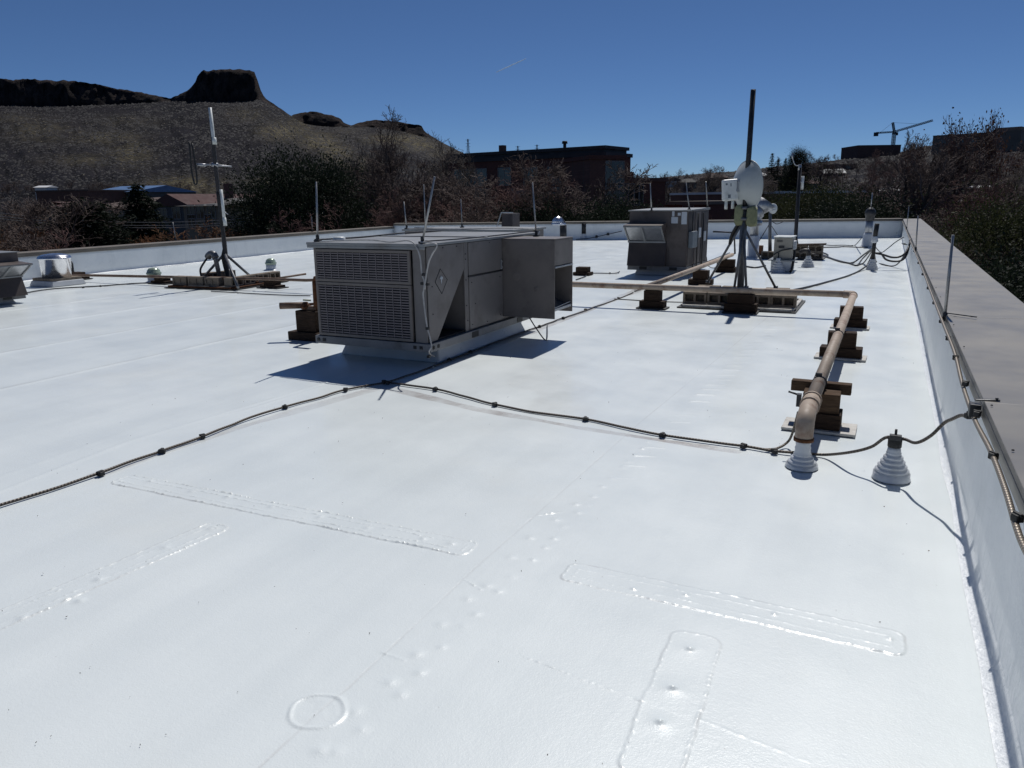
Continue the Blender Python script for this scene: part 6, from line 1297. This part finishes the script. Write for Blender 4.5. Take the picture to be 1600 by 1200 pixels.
# pylons
first = None
for px, ty, lb in ((731, 217, 'lattice pylon on the skyline at the foot of the mesas'), (809, 228, 'left lattice pylon of the pair above the brick building'), (839, 226, 'right lattice pylon of the pair above the brick building')):
    D_ = 1180; p = far(px, ty, D_); zb_ = far(px, 250, D_)[2]-10
    if first is None or True:
        t = thing('pylon', (p[0], p[1], zb_), lb, 'pylon', 'pylons on the skyline'); hgt = p[2]-zb_; m = MB(); n_ = 7
        for i in range(n_):
            w0 = 5*(1-i/n_*.8); w1 = 5*(1-(i+1)/n_*.8); z0 = zb_+hgt*i/n_; z1 = zb_+hgt*(i+1)/n_
            cs_ = [(-1, -1), (1, -1), (1, 1), (-1, 1)]
            for k in range(4):
                a, b = cs_[k], cs_[(k+1) % 4]; m.bar((p[0]+a[0]*w0/2, p[1]+a[1]*w0/2, z0), (p[0]+a[0]*w1/2, p[1]+a[1]*w1/2, z1), .3); m.bar((p[0]+a[0]*w0/2, p[1]+a[1]*w0/2, z0), (p[0]+b[0]*w1/2, p[1]+b[1]*w1/2, z1), .2)
        m.build('lattice_body', M['dark'], t); m = MB()
        for f_ in (.72, .84, .96): m.bar(np.array(p)*[1, 1, 0]+[0, 0, zb_+hgt*f_]-RT*3.6, np.array(p)*[1, 1, 0]+[0, 0, zb_+hgt*f_]+RT*3.6, .35)
        m.split('crossarm', M['dark'], t)
# overhead wires
for k, (ya, yb_2) in enumerate(((338, 344), (343, 349), (347, 352))):
    a = np.array(far(-160, ya, 40)); b = np.array(far(520, yb_2+6, 46)); ps = [a+(b-a)*i/14-ZZ*1.1*4*(i/14)*(1-i/14) for i in range(15)]; ps = [p+ZZ*1.0 for p in ps]
    t = MB().tube(ps, .012, 5).build('overhead_wire', M['rod'], None, 0, ps[7]); tag(t, ('highest', 'middle', 'lowest')[k]+' pale overhead wire strung across the trees at the left', 'wire', 'overhead wires')
# parked cars in front of the blue roofed building
M['carw'] = pm('car_white', (.6, .6, .62), None, 2, .25); M['cark'] = pm('car_dark', (.04, .04, .05), None, 2, .25); M['carb'] = pm('car_blue', (.05, .09, .2), None, 2, .25); M['carr'] = pm('car_red', (.25, .03, .03), None, 2, .25)
def car(p, rz, m, label):
    t = thing('parked_car', p, label, 'car', 'cars parked below the slope'); b = MB()
    pr = [(-2.2, .35), (2.2, .35), (2.25, .7), (1.3, .85), (.7, 1.4), (-1.2, 1.42), (-2.0, .95), (-2.25, .75)]
    c, s = math.cos(rz), math.sin(rz); tr = lambda x, y, z: (p[0]+x*c-y*s, p[1]+x*s+y*c, p[2]+z)
    b.prism([tr(x, -.85, z) for x, z in pr], 0, (-s*1.7, c*1.7, 0)); b.build('body', M[m], t, .08)
    g_ = MB(); g_.prism([tr(x, -.862, z) for x, z in [(1.1, .9), (.62, 1.32), (-1.15, 1.34), (-1.75, .95)]], 0, (-s*1.724, c*1.724, 0)); g_.build('window', M['glass'], t)
    for x in (-1.35, 1.35):
        for y in (-.88, .88): w = MB(); w.lathe(tr(x, y, .33), [(.001, -.1), (.33, -.1), (.33, .1), (.001, .1)], 14, (-s, c, 0)); w.build('wheel', M['black'], t)
for k, (px, m_, lb) in enumerate(((131, 'carw', 'leftmost white car parked beside the blue roofed building'), (143, 'cark', 'black car parked next to the leftmost white car'), (155, 'carb', 'blue car parked before the blue roofed building'), (166, 'carw', 'white car parked before the middle of the blue roofed building'), (177, 'carr', 'red car parked before the blue roofed building'), (188, 'carw', 'rightmost white car parked before the blue roofed building'), (199, 'cark', 'black car parked farthest right before the blue roofed building'))):
    p = far(px, 303, 178); z = gz(p[0], p[1]); car((p[0], p[1], z), math.atan2(RT[1], RT[0])+.5, m_, lb)
# contrail
n = NB('contrail_vapour'); n.fin((.78, .9, 1.), 1., 0, None, 0.); tr = n.n('BsdfTranslucent'); tr.inputs[0].default_value = (.78, .9, 1., 1); mx_ = n.n('MixShader'); mx_.inputs[0].default_value = .6; out = [x for x in n.t.nodes if x.type == 'OUTPUT_MATERIAL'][0]; n.l(n.b.outputs[0], mx_.inputs[1]); n.l(tr.outputs[0], mx_.inputs[2]); tp_ = n.n('BsdfTransparent'); m2_ = n.n('MixShader'); m2_.inputs[0].default_value = .35; n.l(mx_.outputs[0], m2_.inputs[1]); n.l(tp_.outputs[0], m2_.inputs[2]); n.l(m2_.outputs[0], out.inputs[0])
a = far(775, 113, 18000); b = far(822, 91.5, 19000); ps = [a+(b-a)*i/20+ZZ*RNG.uniform(-3, 3) for i in range(21)]
tag(MB().tube(ps, [3+9*math.sin(math.pi*min(1, .06+.9*(i/20)))**.7 if i < 20 else 3 for i in range(21)], 8).build('contrail', n.m, None, 0, ps[10]), 'short white vapour trail high in the clear sky', 'contrail')
